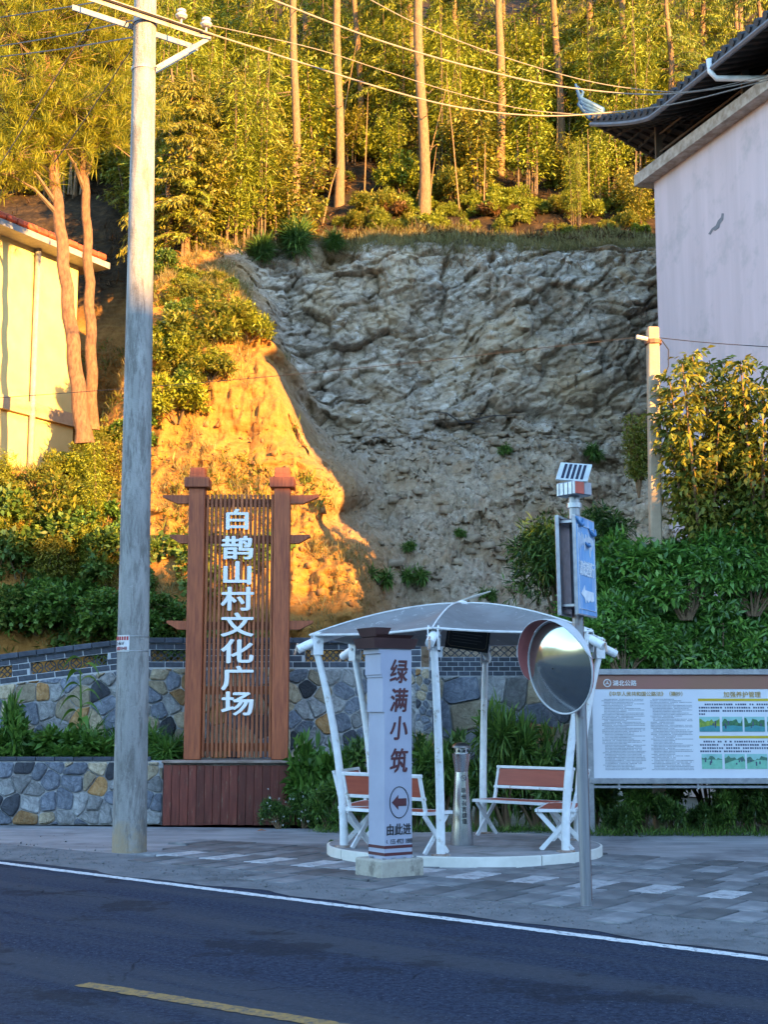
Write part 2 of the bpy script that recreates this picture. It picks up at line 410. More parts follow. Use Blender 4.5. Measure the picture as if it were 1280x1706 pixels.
YY = pl[SS, 0] * (1 - wc) + pc[SS, 0] * wc; ZZ = pl[SS, 1] * (1 - wc) + pc[SS, 1] * wc
YY = YY * (1 - wf) + pf[SS, 0] * wf; ZZ = ZZ * (1 - wf) + pf[SS, 1] * wf
pt = np.stack([XX, YY, ZZ], -1).reshape(-1, 3)
KA, KB = k0 + 100, k0 + 140
face = (sstep(6, 24, SS) * (1 - sstep(k1 - 8, k1 + 6, SS))).ravel()
upper = (face * wc.ravel() * sstep(KA, KB, SS.ravel())); scree = face * wc.ravel() * (1 - sstep(KA, KB, SS.ravel()))
# tilted, broken strata on the cliff; softer lumps on the earth slope
rot = np.array([[.86, 0, .5], [0, 1, 0], [-.5, 0, .86]]); pr = pt @ rot.T
warp = np.stack([fbm(pt * .8, 3, 40), fbm(pt * .8, 3, 50), fbm(pt * .8, 3, 60)], -1)
q = pr + warp * .5
def worley(p, seed):
    """nearest-feature cell: id hashes, offset from the feature point, and the gap to the second nearest"""
    ip = np.floor(p).astype(np.int64); best = np.full(len(p), 9e9); sec = np.full(len(p), 9e9); bo = np.zeros_like(p); bid = np.zeros((len(p), 3), np.int64)
    for dx in (-1, 0, 1):
        for dy in (-1, 0, 1):
            for dz in (-1, 0, 1):
                c_ = ip + np.array([dx, dy, dz]); f_ = c_ + .5 + .48 * np.stack([_hash(c_[:, 0], c_[:, 1], c_[:, 2], seed + k) for k in (1, 2, 3)], -1)
                d_ = p - f_; r2 = (d_ ** 2).sum(1); m_ = r2 < best
                sec = np.where(m_, best, np.minimum(sec, r2)); bo[m_] = d_[m_]; bid[m_] = c_[m_]; best = np.where(m_, r2, best)
    return bid, bo, np.sqrt(sec) - np.sqrt(best)
def facets(p, seed, tilt=.8, crack=.12):
    bid, bo, gap = worley(p, seed); h = [_hash(bid[:, 0], bid[:, 1], bid[:, 2], seed + 10 + k) for k in range(4)]
    return .5 * h[0] + tilt * (h[1] * bo[:, 0] + h[2] * bo[:, 1] + h[3] * bo[:, 2]) - .45 * np.clip(1 - gap / crack, 0, 1)
big = fbm(q * np.array([.35, .35, .5]), 3, 1)
fine = fbm(q * np.array([3.2, 3.2, 5.5]), 4, 9, .6, True)
q2 = pr + warp * .10
f1_ = facets(q2 * np.array([.75, .75, 1.25]), 100); f2_ = facets(q2 * np.array([1.9, 1.9, 3.3]), 200); f3_ = facets(q2 * np.array([4.6, 4.6, 7.5]), 300); f4_ = facets(q2 * np.array([9.5, 9.5, 14]), 400, .9, .18)
disp = upper * (-.45 * big - .27 * f1_ - .16 * f2_ - .065 * f3_ - .03 * f4_) + scree * (-.5 * big - .11 * f1_ - .07 * f2_ - .045 * f3_ - .035 * f4_ - .02 * fine - .12 * fbm(pt * np.array([1.2, 1.2, 2.6]), 4, 55))
disp += face * (1 - wc.ravel()) * (-.28 * fbm(pt * .5, 4, 21) - .12 * fbm(pt * np.array([2.2, 2.2, .55]), 4, 31, .6, True) - .028 * fbm(pt * 6.5, 3, 33, .6, True) - .025 * facets(pt * 3.4, 500))
disp += 1.3 * np.exp(-((pt[:, 0] - 5.1) / .85) ** 2 - ((pt[:, 2] - 6.9) / .42) ** 2) + .5 * np.exp(-((pt[:, 0] - 3.6) / .5) ** 2 - ((pt[:, 2] - 8.3) / .16) ** 2)
disp += (1 - face) * .12 * fbm(pt * .9, 3, 77)
pt2 = pt.copy(); pt2[:, 1] += disp; pt2[:, 2] += (1 - face) * .18 * fbm(pt * 1.1, 3, 88) + scree * .10 * fine
pt2[:, 0] += upper * .10 * fbm(pt * 2.2, 3, 91)
NX = len(XS); I = np.arange(NX * NS).reshape(NX, NS)
Q = np.stack([I[:-1, :-1], I[1:, :-1], I[1:, 1:], I[:-1, 1:]], -1).reshape(-1, 4)
t = NT('hillside_rock_and_earth')
at = t.n('Attribute'); at.attribute_name = 'zone'; sp = t.n('SeparateColor'); t.l(at.outputs['Color'], sp.inputs[0])
at2 = t.n('Attribute'); at2.attribute_name = 'tone'; n0 = t.noise(2.6, 8, .76, dist=.4, cap=8); nm_ = t.n('Math', operation='MULTIPLY_ADD'); t.l(at2.outputs['Fac'], nm_.inputs[0]); nm_.inputs[1].default_value = .42; nh_ = t.n('Math', operation='MULTIPLY'); t.l(n0, nh_.inputs[0]); nh_.inputs[1].default_value = .60; t.l(nh_.outputs[0], nm_.inputs[2]); nz = nm_.outputs[0]
rock = t.ramp(nz, [(.26, (.10, .080, .060)), (.41, (.30, .25, .198)), (.56, (.46, .395, .32)), (.72, (.68, .61, .52))])
rock = t.mix(t.ramp(t.noise(.55, 6, .65), [(.42, (0, 0, 0)), (.64, (.75, .75, .75))]), rock, (.46, .34, .21))
rock = t.mix(t.ramp(t.noise(5, 8, .75, dist=1.0), [(.56, (0, 0, 0)), (.66, (.8, .8, .8))]), rock, (.13, .105, .08))
rock = t.mix(t.ramp(t.noise(2.3, 8, .75, dist=1.6), [(.60, (0, 0, 0)), (.70, (.75, .75, .75))]), rock, (.62, .60, .57))
vk = t.n('TexVoronoi', feature='DISTANCE_TO_EDGE'); vk.inputs['Scale'].default_value = 1.5
mk = t.n('Mapping'); mk.inputs['Rotation'].default_value = (0, R(30), 0); mk.inputs['Scale'].default_value = (1, 1, 2.2); wk = t.n('Mix', data_type='RGBA'); wk.inputs[0].default_value = .22; nk = t.n('TexNoise'); nk.inputs['Scale'].default_value = 1.7; nk.inputs['Detail'].default_value = 4
t.l(t.coord(), mk.inputs['Vector']); t.l(t.coord(), nk.inputs['Vector']); t.l(mk.outputs[0], wk.inputs[6]); t.l(nk.outputs['Color'], wk.inputs[7]); t.l(wk.outputs[2], vk.inputs['Vector'])
rock = t.mix(t.ramp(vk.outputs['Distance'], [(.0, (.5, .5, .5)), (.022, (0, 0, 0))]), rock, (.08, .066, .054))
rock = t.mix(t.ramp(t.noise(.8, 5, .7, stretch=(2.2, 2.2, .5), cap=5), [(.52, (0, 0, 0)), (.64, (.55, .55, .55))]), rock, (.16, .115, .075))
scr = t.ramp(t.noise(7, 8, .75), [(.30, (.16, .115, .070)), (.52, (.37, .275, .18)), (.72, (.56, .46, .34))])
scr = t.mix(t.ramp(t.noise(1.1, 6, .7), [(.5, (0, 0, 0)), (.68, (.75, .75, .75))]), t.mix(.30, scr, rock), (.30, .195, .11))
earth = t.ramp(t.noise(4.5, 8, .82, stretch=(1.4, 1.4, .9), cap=8), [(.28, (.16, .066, .016)), (.52, (.31, .150, .038)), (.75, (.39, .215, .066))])
floor = t.ramp(t.noise(3.5, 8, .75), [(.3, (.012, .008, .005)), (.55, (.038, .023, .011)), (.75, (.10, .06, .026))])  # canopy shade put into the forest floor colour, for dark gaps between trunks
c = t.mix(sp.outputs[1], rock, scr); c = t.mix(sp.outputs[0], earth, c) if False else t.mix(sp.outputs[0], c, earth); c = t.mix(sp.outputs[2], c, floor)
t.col(c); t.set(.95, 0, .2)
h = t.n('Math', operation='ADD'); t.l(t.noise(7, 10, .78, dist=.3, cap=8), h.inputs[0]); t.l(t.noise(2.5, 6, .6), h.inputs[1])
vb = t.n('TexVoronoi'); vb.inputs['Scale'].default_value = 5.5; t.l(wk.outputs[2], vb.inputs['Vector']); hb_ = t.n('Math', operation='MULTIPLY_ADD'); t.l(vb.outputs['Distance'], hb_.inputs[0]); hb_.inputs[1].default_value = -1.1; t.l(h.outputs[0], hb_.inputs[2])
t.bump(hb_.outputs[0], .6, .06); HILL = t.m
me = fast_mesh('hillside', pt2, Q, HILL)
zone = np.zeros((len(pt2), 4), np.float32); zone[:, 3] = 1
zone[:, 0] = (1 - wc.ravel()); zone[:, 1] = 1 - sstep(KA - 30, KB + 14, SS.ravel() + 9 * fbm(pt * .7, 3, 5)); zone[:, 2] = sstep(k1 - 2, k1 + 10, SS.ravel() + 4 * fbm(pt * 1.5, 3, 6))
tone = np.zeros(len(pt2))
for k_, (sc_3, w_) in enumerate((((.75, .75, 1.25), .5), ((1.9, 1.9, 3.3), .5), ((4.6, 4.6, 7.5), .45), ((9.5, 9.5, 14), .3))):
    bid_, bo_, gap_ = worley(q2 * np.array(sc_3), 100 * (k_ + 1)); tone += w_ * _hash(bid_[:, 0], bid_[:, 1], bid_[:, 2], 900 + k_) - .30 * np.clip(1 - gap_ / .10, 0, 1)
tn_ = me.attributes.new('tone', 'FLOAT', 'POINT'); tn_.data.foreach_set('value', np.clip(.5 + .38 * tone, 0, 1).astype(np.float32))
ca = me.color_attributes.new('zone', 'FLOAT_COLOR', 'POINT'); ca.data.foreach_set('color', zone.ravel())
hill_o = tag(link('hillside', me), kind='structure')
HG = pt2.reshape(NX, NS, 3)
def hill_at(px, py):
    """the point of the hillside under a photo pixel (nearest grid vertex in the picture)"""
    d = HG.reshape(-1, 3); y_ = d[:, 1] * _c + (d[:, 2] - CAM_H) * _s; zc = -d[:, 1] * _s + (d[:, 2] - CAM_H) * _c
    u = 640 + F_PX * d[:, 0] / y_; v = 853 - F_PX * zc / y_
    e = (u - px) ** 2 + (v - py) ** 2; near = np.where(e < max(e.min() * 4, 60))[0]
    k = near[np.argmin(y_[near])]; return Vector(d[k])
def hill_xy(x, y):
    i = int(np.argmin(np.abs(XS - x))); col_ = HG[i]; k = int(np.argmin(np.abs(col_[:, 1] - y))); return Vector((x, y, col_[k, 2]))

# a wooded ridge across the valley behind the camera: it keeps the foreground in shade
a_dir = Vector((-math.sin(SUN_PHI), math.cos(SUN_PHI), 0)); c_dir = Vector((math.cos(SUN_PHI), math.sin(SUN_PHI), 0))
A0 = -60.0; tanE = math.tan(SUN_EL)
Hc = [(-200, 21.5), (4, 21.3), (7.4, 21.2), (11, 20.6), (14, 18.9), (19, 18.4), (200, 18.4)]
mb = MB(); cs = np.arange(-160, 161, 2.0)
for cc in cs:
    H = np.interp(cc, [k[0] for k in Hc], [k[1] for k in Hc])
    for da, hh in ((-60, -1), (-34, .55), (-14, .88), (0, 1.0), (10, .84), (22, .42), (33, 0.0)):
        p = c_dir * cc + a_dir * (A0 + da); mb.v.append((p.x, p.y, H * hh + (0 if da == 0 else random.uniform(-.6, .6)) - (.05 if hh == 0 else 0)))
for i in range(len(cs) - 1):
    for k in range(6): mb.f.append((7 * i + k, 7 * i + 7 + k, 7 * i + 8 + k, 7 * i + 1 + k)); mb.mi.append(0)
tag(mb.build('hill', mat('grassy_hill', (.08, .11, .03), (.04, .06, .02), .6, .95, bump=.5, bdist=.3), smooth=True), kind='structure')

# hills that close the valley all round, well beyond the picture
mb = MB(); n = 120
for i in range(n):
    a = 2 * math.pi * i / n; H = 36 + 12 * math.sin(a * 3 + 1) + 7 * math.sin(a * 7) + random.uniform(-2, 2)
    for r_, hh in ((250, -1), (290, .35), (340, .8), (400, 1.0), (520, -.1)): mb.v.append((r_ * math.cos(a), r_ * math.sin(a), H * hh))
for i in range(n):
    for k in range(4): mb.f.append((5 * i + k, 5 * ((i + 1) % n) + k, 5 * ((i + 1) % n) + k + 1, 5 * i + k + 1)); mb.mi.append(0)
tag(mb.build('far_hills', mat('wooded_far_hills', (.09, .13, .06), (.05, .08, .04), .05, .95), smooth=True), kind='structure')

# ------------------------------------------------------------------ stone walls
MORTAR = mat('mortar', (.46, .46, .46), (.34, .34, .35), 9, .9, bump=.4, bdist=.01, dirt=(.16, .16, .15), dscale=2.5)
def stone_mat(name, a, b, c3):
    t = NT(name); c = t.ramp(t.noise(7, 8, .78, dist=.9, cap=7), [(.34, a), (.5, b), (.68, c3)])
    oi = t.n('ObjectInfo'); hs = t.n('HueSaturation'); mr = t.n('MapRange'); mr.inputs[3].default_value = .65; mr.inputs[4].default_value = 1.35
    t.l(oi.outputs['Random'], mr.inputs[0]); t.l(mr.outputs[0], hs.inputs['Value']); t.l(c, hs.inputs['Color']); t.col(hs.outputs[0]); t.set(.7)
    t.bump(t.noise(9, 10, .75, dist=.6, cap=6), 1.0, .06); return t.m
ST = [stone_mat('stone_blue_grey', (.06, .072, .10), (.14, .16, .20), (.30, .32, .36)),
      stone_mat('stone_grey', (.13, .13, .135), (.27, .27, .27), (.46, .46, .46)),
      stone_mat('stone_tan', (.20, .15, .10), (.38, .31, .21), (.54, .47, .36)),
      stone_mat('stone_ochre', (.18, .09, .035), (.38, .20, .07), (.46, .34, .20)),
      stone_mat('stone_slate', (.018, .021, .028), (.035, .04, .052), (.07, .075, .09))]
def clip(poly, a, b):                       # keep the side of polygon nearer to a than b
    mx, my = (a[0] + b[0]) / 2, (a[1] + b[1]) / 2; nx, ny = b[0] - a[0], b[1] - a[1]; out = []
    for i in range(len(poly)):
        p, q = poly[i], poly[(i + 1) % len(poly)]
        dp = (p[0] - mx) * nx + (p[1] - my) * ny; dq = (q[0] - mx) * nx + (q[1] - my) * ny
        if dp <= 0: out.append(p)
        if dp * dq < 0: k = dp / (dp - dq); out.append((p[0] + (q[0] - p[0]) * k, p[1] + (q[1] - p[1]) * k))
    return out
def stones(parent, frame, s0, s1, z0, z1f, size, rng, joint=.010, proud=.03, weights=(30, 26, 24, 11, 9)):
    """crazy-paved stones: frame(s, z, out) gives the point on the wall"""
    pts = []
    ns = max(2, int((s1 - s0) / size)); nz_ = max(2, int((z1f((s0 + s1) / 2) - z0) / (size * .82)))
    for i in range(-1, ns + 1):
        for j in range(-1, nz_ + 1):
            if rng.random() < .10: continue
            pts.append((s0 + (i + .5 + (.5 if j % 2 else 0) + rng.uniform(-.42, .42)) * (s1 - s0) / ns, z0 + (j + .5 + rng.uniform(-.42, .42)) * (z1f((s0 + s1) / 2) - z0) / nz_))
    for a in pts:
        poly = [(s0, z0), (s1, z0)] + [(s1 + (s0 - s1) * k / 12, z1f(s1 + (s0 - s1) * k / 12)) for k in range(13)]
        for b in sorted(pts, key=lambda q: (q[0] - a[0]) ** 2 + (q[1] - a[1]) ** 2)[1:16]:
            poly = clip(poly, a, b)
            if len(poly) < 3: break
        if len(poly) < 3: continue
        cx = sum(p[0] for p in poly) / len(poly); cz = sum(p[1] for p in poly) / len(poly)
        if max(math.hypot(p[0] - cx, p[1] - cz) for p in poly) < .06: continue
        ring = []
        n = len(poly)
        for i in range(n):                   # cut corners and pull the outline in by half a joint
            p, q = poly[i], poly[(i + 1) % n]
            L = math.hypot(q[0] - p[0], q[1] - p[1])
            if L < .05: ring.append(((p[0] + q[0]) / 2, (p[1] + q[1]) / 2)); continue
            k = min(.16, .02 / L) + rng.uniform(0, .05)
            ring += [(p[0] + (q[0] - p[0]) * k, p[1] + (q[1] - p[1]) * k), (q[0] + (p[0] - q[0]) * k, q[1] + (p[1] - q[1]) * k)]
        def sc(p, d):
            L = math.hypot(p[0] - cx, p[1] - cz); f = max(.25, 1 - d / max(L, .02)); return (cx + (p[0] - cx) * f, cz + (p[1] - cz) * f)
        r1 = [sc(p, joint) for p in ring]; r2 = [sc(p, joint + .014 + rng.uniform(0, .012)) for p in ring]
        base = frame(cx, cz, 0); hgt = proud * rng.uniform(.6, 1.35); m = len(ring)
        tx, tz = rng.uniform(-.08, .08), rng.uniform(-.08, .08)
        V = [frame(p[0], p[1], -.01) - base for p in r1] + [frame(p[0], p[1], hgt * .6) - base for p in r1]
        V += [frame(p[0], p[1], hgt + tx * (p[0] - cx) + tz * (p[1] - cz)) - base for p in r2] + [frame(cx, cz, hgt * rng.uniform(1.0, 1.35)) - base]
        Fs = [(i, (i + 1) % m, m + (i + 1) % m, m + i) for i in range(m)] + [(m + i, m + (i + 1) % m, 2 * m + (i + 1) % m, 2 * m + i) for i in range(m)]
        Fs += [(2 * m + i, 2 * m + (i + 1) % m, 3 * m) for i in range(m)]
        mb = MB(); mb.add(V, Fs); me = mb.mesh('stone', rng.choices(ST, weights)[0])
        link('stone', me, parent, base - parent_loc(parent))
BRICK = mat('dark_blue_brick', (.060, .072, .098), (.035, .042, .060), 10, .75, bump=.4, bdist=.008, rand=.35)
rs = random.Random(5)
# low retaining wall by the road
YL = 20.2
xa, xb = P(-70, 1300, YL).x, P(271, 1300, YL).x; zt = P(100, 1268, YL).z
lw = thing('stone_wall', (0, YL, 0), 'low roadside retaining wall of mixed stones below the weed bed', 'wall')
MB().box(((xa + xb) / 2, YL + .2, zt / 2), (xb - xa, .4, zt)).build('mortar_core', MORTAR, lw)
stones(lw, lambda s, z, o: Vector((s, YL - o, z)), xa, xb, 0.01, lambda s: zt - .01, .235, rs, proud=.042)
bk = MB().box((0, 0, 0), (.266, .14, .058), bev=.004).mesh('brick', BRICK)
n = int((xb - xa) / .275)
for i in range(n): link('brick', bk, lw, (xa + .14 + i * .275, .045, zt + .031), (0, 0, rs.uniform(-.008, .008)))
# soil of the bed between the walls
sheet('planting_bed', [(xa, YL + .1), (-1.0, YL + .1), (-.4, 21.6), (-.4, 22.6), (xa - 3, 22.6)], zt - .06, gm)
# upper wall: stones below a band of dark bricks with pierced tile panels
YU = 21.6
def top_z(px): return P(px, 1062 + 28 * max(0, (235 - px) / 235) ** 1.1, YU).z
def pxx(px): return P(px, 1080, YU).x
ua, ub = pxx(-60), pxx(702)
def topf(x): return top_z(640 + (x / (YU / (_c - (853 - 1080) / F_PX * _s))) * F_PX)
uw = thing('garden_wall', (0, YU, 0), 'stone garden wall with dark pierced brick band behind the village sign', 'wall')
bh = .094; band = 5 * bh
xs = np.linspace(ua, ub, 40); mb = MB()
for x in xs: mb.v += [(x, YU, .5), (x, YU + .24, .5), (x, YU + .24, topf(x) - band), (x, YU, topf(x) - band)]
for i in range(39):
    for k in range(4): mb.f.append((4 * i + k, 4 * i + 4 + k, 4 * i + 4 + (k + 1) % 4, 4 * i + (k + 1) % 4)); mb.mi.append(0)
mb.build('mortar_core', MORTAR, uw)
stones(uw, lambda s, z, o: Vector((s, YU - o, z)), ua, ub, .85, lambda s: topf(s) - band - .012, .27, rs, proud=.042, weights=(34, 26, 24, 8, 8))
opens = [(-60, 21, 'lattice'), (50, 179, 'coin'), (250, 318, 'lattice'), (508, 612, 'lattice')]
bl = .285; bm_ = MB().box((0, 0, 0), (bl - .013, .20, bh - .014), bev=.004).mesh('brick', BRICK)
cap_m = MB().box((0, 0, 0), (bl - .010, .27, bh - .012), bev=.006).mesh('brick', BRICK)
def in_open(x0_, x1_):
    for a, b, k in opens:
        if x1_ > pxx(a) + .01 and x0_ < pxx(b) - .01: return (pxx(a), pxx(b))
    return None
JNT = mat('pale_brick_joint', (.50, .52, .55), (.38, .40, .43), 9, .85)
# pale joint sheet behind the brick faces, left open at the panels
edges = sorted([ua, ub] + [pxx(v) for a, b, k in opens for v in (a, b) if ua < pxx(v) < ub])
for r in range(5):
    x = ua + (bl / 2 if r % 2 else 0)
    while x < ub - .05:
        x1 = min(x + bl, ub); xm = (x + x1) / 2; skip = False; xl, xr = x, x1
        if r in (2, 3) or (r == 1 and False):
            op = in_open(x, x1)
            if op:
                if x < op[0] - .06: xr = op[0]
                elif x1 > op[1] + .06: xl = op[1]
                else: skip = True
        if not skip and xr - xl > .05:
            xm = (xl + xr) / 2; sl = math.atan((topf(xm + .1) - topf(xm - .1)) / .2)
            o = link('brick', cap_m if r == 0 else bm_, uw, (xm, .10 - (.02 if r == 0 else 0), topf(xm) - bh * (r + .5)), (0, -sl, 0), ((xr - xl) / bl, 1, 1))
        x += bl
mb = MB()
for a, b in zip(edges[:-1], edges[1:]):
    isop = any(pxx(p) - .01 <= (a + b) / 2 <= pxx(q) + .01 for p, q, k in opens)
    xs = np.linspace(a, b, max(2, int((b - a) / .1)))
    for u, v in zip(xs[:-1], xs[1:]):
        for lo, hi in (((0, 2), (4, 5)) if isop else ((0, 5),)):
            def q(x, k): return (x, topf(x) - bh * k + (-.012 if k == 0 else 0))
            A_, B_, C_, D_ = q(u, lo), q(v, lo), q(v, hi), q(u, hi)
            mb.prism([(A_[0], YU + .008, A_[1]), (B_[0], YU + .008, B_[1]), (C_[0], YU + .008, C_[1]), (D_[0], YU + .008, D_[1])], (0, .18, 0))
mb.build('brick_joint', JNT, uw)
TILE = mat('dark_roof_tile', (.055, .06, .07), (.03, .034, .04), 12, .7, rand=.2)
for a, b, k in opens:
    xl, xr = max(pxx(a), ua), pxx(b); w = xr - xl; hgt = 2 * bh; n = max(1, round(w / .19))
    for i in range(n):
        xm = xl + (i + .5) * w / n; zm = topf(xm) - bh * 3
        mb = MB()
        if k == 'coin':
            mb.tube([(xm + .085 * math.cos(u), YU + .09, zm + .085 * math.sin(u)) for u in np.linspace(0, 2 * math.pi, 17)], .010, 6, False)
            for sg in (0, 1, 2, 3):
                u0 = sg * math.pi / 2 + math.pi / 4
                cx, cz = xm + .12 * math.cos(u0), zm + .12 * math.sin(u0)
                mb.tube([(cx + .085 * math.cos(u0 + math.pi + u), YU + .09, cz + .085 * math.sin(u0 + math.pi + u)) for u in np.linspace(-.75, .75, 6)], .009, 5)
        else:
            for row in (0, 1):
                zz = zm - hgt / 4 + row * hgt / 2
                for sg in (-1, 1):
                    for half in (-.25, .25):
                        mb.tube([(xm + half * w / n + sg * (u - .5) * w / n * .5, YU + .09, zz + (u - .5) * hgt / 2 + .012 * math.sin(u * math.pi)) for u in np.linspace(0, 1, 5)], .010, 5)
        mb.build('pierced_tile', TILE, uw)
# end return of rough upright stones, and the further wall of finer bricks behind the shelter
ew = thing('wall_pier', (pxx(712), YU, 0), 'rough upright stone pier where the garden wall ends behind the shelter', 'wall')
MB().box((pxx(706), YU + .32, 1.15), (.26, .75, 2.3)).build('mortar_core', MORTAR, ew)
ex0 = pxx(692); ex1 = pxx(722)
stones(ew, lambda s, z, o: Vector((s, YU - .06 - o, z)), ex0, ex1, .85, lambda s: 2.28, .14, rs, joint=.009, proud=.03)
YM = 22.3
ma, mbx = P(716, 1100, YM).x, P(1010, 1100, YM).x; mt = P(800, 1063, YM).z; mz = P(800, 1126, YM).z
mw = thing('brick_wall', (0, YM, 0), 'dark fine brick wall over big stones behind the shelter posts', 'wall')
MB().box(((ma + mbx) / 2, YM + .15, mz / 2 + .2), (mbx - ma, .28, mz - .4)).build('mortar_core', MORTAR, mw)
stones(mw, lambda s, z, o: Vector((s, YM - o, z)), ma, mbx, .6, lambda s: mz - .01, .46, rs, proud=.045, weights=(40, 25, 25, 6, 4))
o1, o2 = P(738, 1090, YM).x, P(862, 1090, YM).x
rows = 8; rh = (mt - mz) / rows
sb = MB().box((0, 0, 0), (.185 - .011, .2, rh - .012), bev=.003).mesh('brick', BRICK)
for r in range(rows):
    x = ma + (.0925 if r % 2 else 0)
    while x < mbx - .04:
        x1 = min(x + .185, mbx)
        if not (r in (1, 2, 3) and x1 > o1 and x < o2):
            link('brick', sb, mw, ((x + x1) / 2, .10, mt - rh * (r + .5)), None, ((x1 - x) / .185, 1, 1))
        x += .185
mb = MB()
for lo, hi, xl, xr in ((0, 1, ma, mbx), (4, 8, ma, mbx), (1, 4, ma, o1), (1, 4, o2, mbx)):
    mb.box(((xl + xr) / 2, YM + .10, mt - rh * (lo + hi) / 2), (xr - xl, .184, (hi - lo) * rh - (.01 if lo == 0 else 0)))
mb.build('brick_joint', JNT, mw)
n = 9
for i in range(n):
    xm = o1 + (i + .5) * (o2 - o1) / n; mb = MB(); w = (o2 - o1) / n
    for row in range(2):
        zz = mt - rh * (1.75 + 1.5 * row)
        for sg in (-1, 1):
            mb.tube([(xm + sg * (u - .5) * w, YM + .09, zz + (u - .5) * rh * 1.5 + .01 * math.sin(u * math.pi)) for u in np.linspace(0, 1, 5)], .010, 5)
    mb.build('pierced_tile', TILE, mw)

# ------------------------------------------------------------------ right-hand building
PLA = mat('lavender_white_plaster', (.65, .53, .55), (.57, .465, .48), 1.2, .85, bump=.12, bdist=.01, dirt=(.42, .375, .38), dscale=1.1, dlo=.54, dhi=.78, stretch=(2.5, 2.5, .22))
PLB = mat('stained_ledge', (.52, .46, .40), (.30, .24, .19), 6, .85, bump=.3, bdist=.01)
BR = mat('dark_roof_timber', (.05, .035, .026), (.028, .02, .016), 6, .75, rand=.2)
RT = mat('black_roof_tile', (.035, .035, .042), (.018, .018, .022), 8, .6, bump=.3)
BA = P(1090, 285, 28.0); bd = (G(1280, 145, BA.z) - BA); bd.z = 0; bd.normalize(); bn = Vector((bd.y, -bd.x, 0))
if bn.x > 0: bn = -bn                                          # outward normal of the visible wall
BLEN = 16.8; RLEN = 10.0; BW = 10.0
bld = thing('village_house', (BA.x, BA.y, 0), 'tall pale lavender plastered house at the right with dark upturned roof', 'house')
def BP(a, b, z): return Vector((BA.x, BA.y, 0)) + bd * a + bn * b + Vector((0, 0, z))
mb = MB(); mb.prism([BP(0, 0, 0), BP(BLEN, 0, 0), BP(BLEN, -BW, 0), BP(0, -BW, 0)], (0, 0, BA.z - .25)); mb.build('wall', PLA, bld)
mb = MB(); mb.prism([BP(-.35, .28, BA.z - .25), BP(BLEN + .3, .28, BA.z - .25), BP(BLEN + .3, -BW - .3, BA.z - .25), BP(-.35, -BW - .3, BA.z - .25)], (0, 0, .25)); mb.build('ledge', PLB, bld)
# loose plaster scar and window at the picture's edge
sc_ = P(1245, 430, 26.0); aw = (Vector((sc_.x, sc_.y, 0)) - Vector((BA.x, BA.y, 0))).dot(bd)
mb = MB(); mb.prism([BP(aw + u, .003, 11.0 + v - .02) for u, v in ((-.30, -.05), (-.16, .02), (-.02, .03), (.06, .10), (.17, .13), (.20, .20), (.27, .17), (.24, .05), (.13, .01), (.09, -.06), (-.05, -.07), (-.12, -.03), (-.22, -.09))], bn * .004); mb.build('plaster_scar', mat('grey_render', (.22, .22, .24), None, 8, .9), bld)
wa = (G(1272, 195, 12.0) - Vector((BA.x, BA.y, 12.0))).dot(bd)
WF = mat('blue_window_frame', (.20, .32, .42), (.14, .24, .33), 6, .45)
GL = mat('window_glass', (.05, .07, .08), None, 3, .08, 0.0)
for zz in (11.05, 7.6, 4.2):
    wfo = MB()
    for a0_, a1_, z0_, z1_ in ((0, .1, 0, 1.35), (1.5, 1.6, 0, 1.35), (.1, 1.5, 0, .1), (.1, 1.5, 1.25, 1.35), (.76, .84, .1, 1.25)):
        wfo.prism([BP(wa + a0_, -.02, zz + z0_), BP(wa + a1_, -.02, zz + z0_), BP(wa + a1_, -.02, zz + z1_), BP(wa + a0_, -.02, zz + z1_)], bn * .06)
    w_ = wfo.build('window', WF, bld)
    g = MB(); g.prism([BP(wa + .1, -.01, zz + .1), BP(wa + 1.5, -.01, zz + .1), BP(wa + 1.5, -.01, zz + 1.25), BP(wa + .1, -.01, zz + 1.25)], bn * .02); g.build('pane', GL, w_)
mb = MB(); mb.prism([BP(RLEN + .25, .02, 12.9), BP(BLEN, .02, 12.9), BP(BLEN, -BW, 12.9), BP(RLEN + .25, -BW, 12.9)], (0, 0, 3.6)); mb.build('shadow_block', PLA, bld)  # unseen block added to the house to shape its shadow on the cliff
# hip roof with swept-up corners
OV = .95; EZ = 13.55; RZ = 16.0; th = .14
def roof_pt(a, b, z): return BP(a, b, z)
na, nb = 40, 26
def roof_z(a, b):
    dx = min(a + OV, RLEN + .2 - a + OV); dy = min(OV - b, b + BW + OV); d = min(dx, dy)
    z = EZ + (RZ - EZ) * min(1, d / (BW / 2 + OV)) ** 1.15
    e = max(0, 1 - dx / 2.6) * max(0, 1 - dy / 2.6); return z + .95 * e ** 1.2
mb = MB(); top = {}
As = np.linspace(-OV, RLEN + .2, na); Bs = np.linspace(OV, -BW - OV, nb)
for lay in (0, 1):
    for i, a in enumerate(As):
        for j, b in enumerate(Bs): top[(lay, i, j)] = len(mb.v); mb.v.append(tuple(BP(a, b, roof_z(a, b) - (th if lay else 0))))
for i in range(na - 1):
    for j in range(nb - 1):
        mb.f.append(tuple(top[(0, *k)] for k in ((i, j), (i + 1, j), (i + 1, j + 1), (i, j + 1)))); mb.mi.append(0)
        mb.f.append(tuple(top[(1, *k)] for k in ((i, j), (i, j + 1), (i + 1, j + 1), (i + 1, j)))); mb.mi.append(1)
rim = [(i, 0) for i in range(na)] + [(na - 1, j) for j in range(1, nb)] + [(i, nb - 1) for i in range(na - 2, -1, -1)] + [(0, j) for j in range(nb - 2, 0, -1)]
for k in range(len(rim)):
    p, q = rim[k], rim[(k + 1) % len(rim)]; mb.f.append((top[(0, *p)], top[(0, *q)], top[(1, *q)], top[(1, *p)])); mb.mi.append(0)
roof = mb.build('roof', [RT, BR], bld)
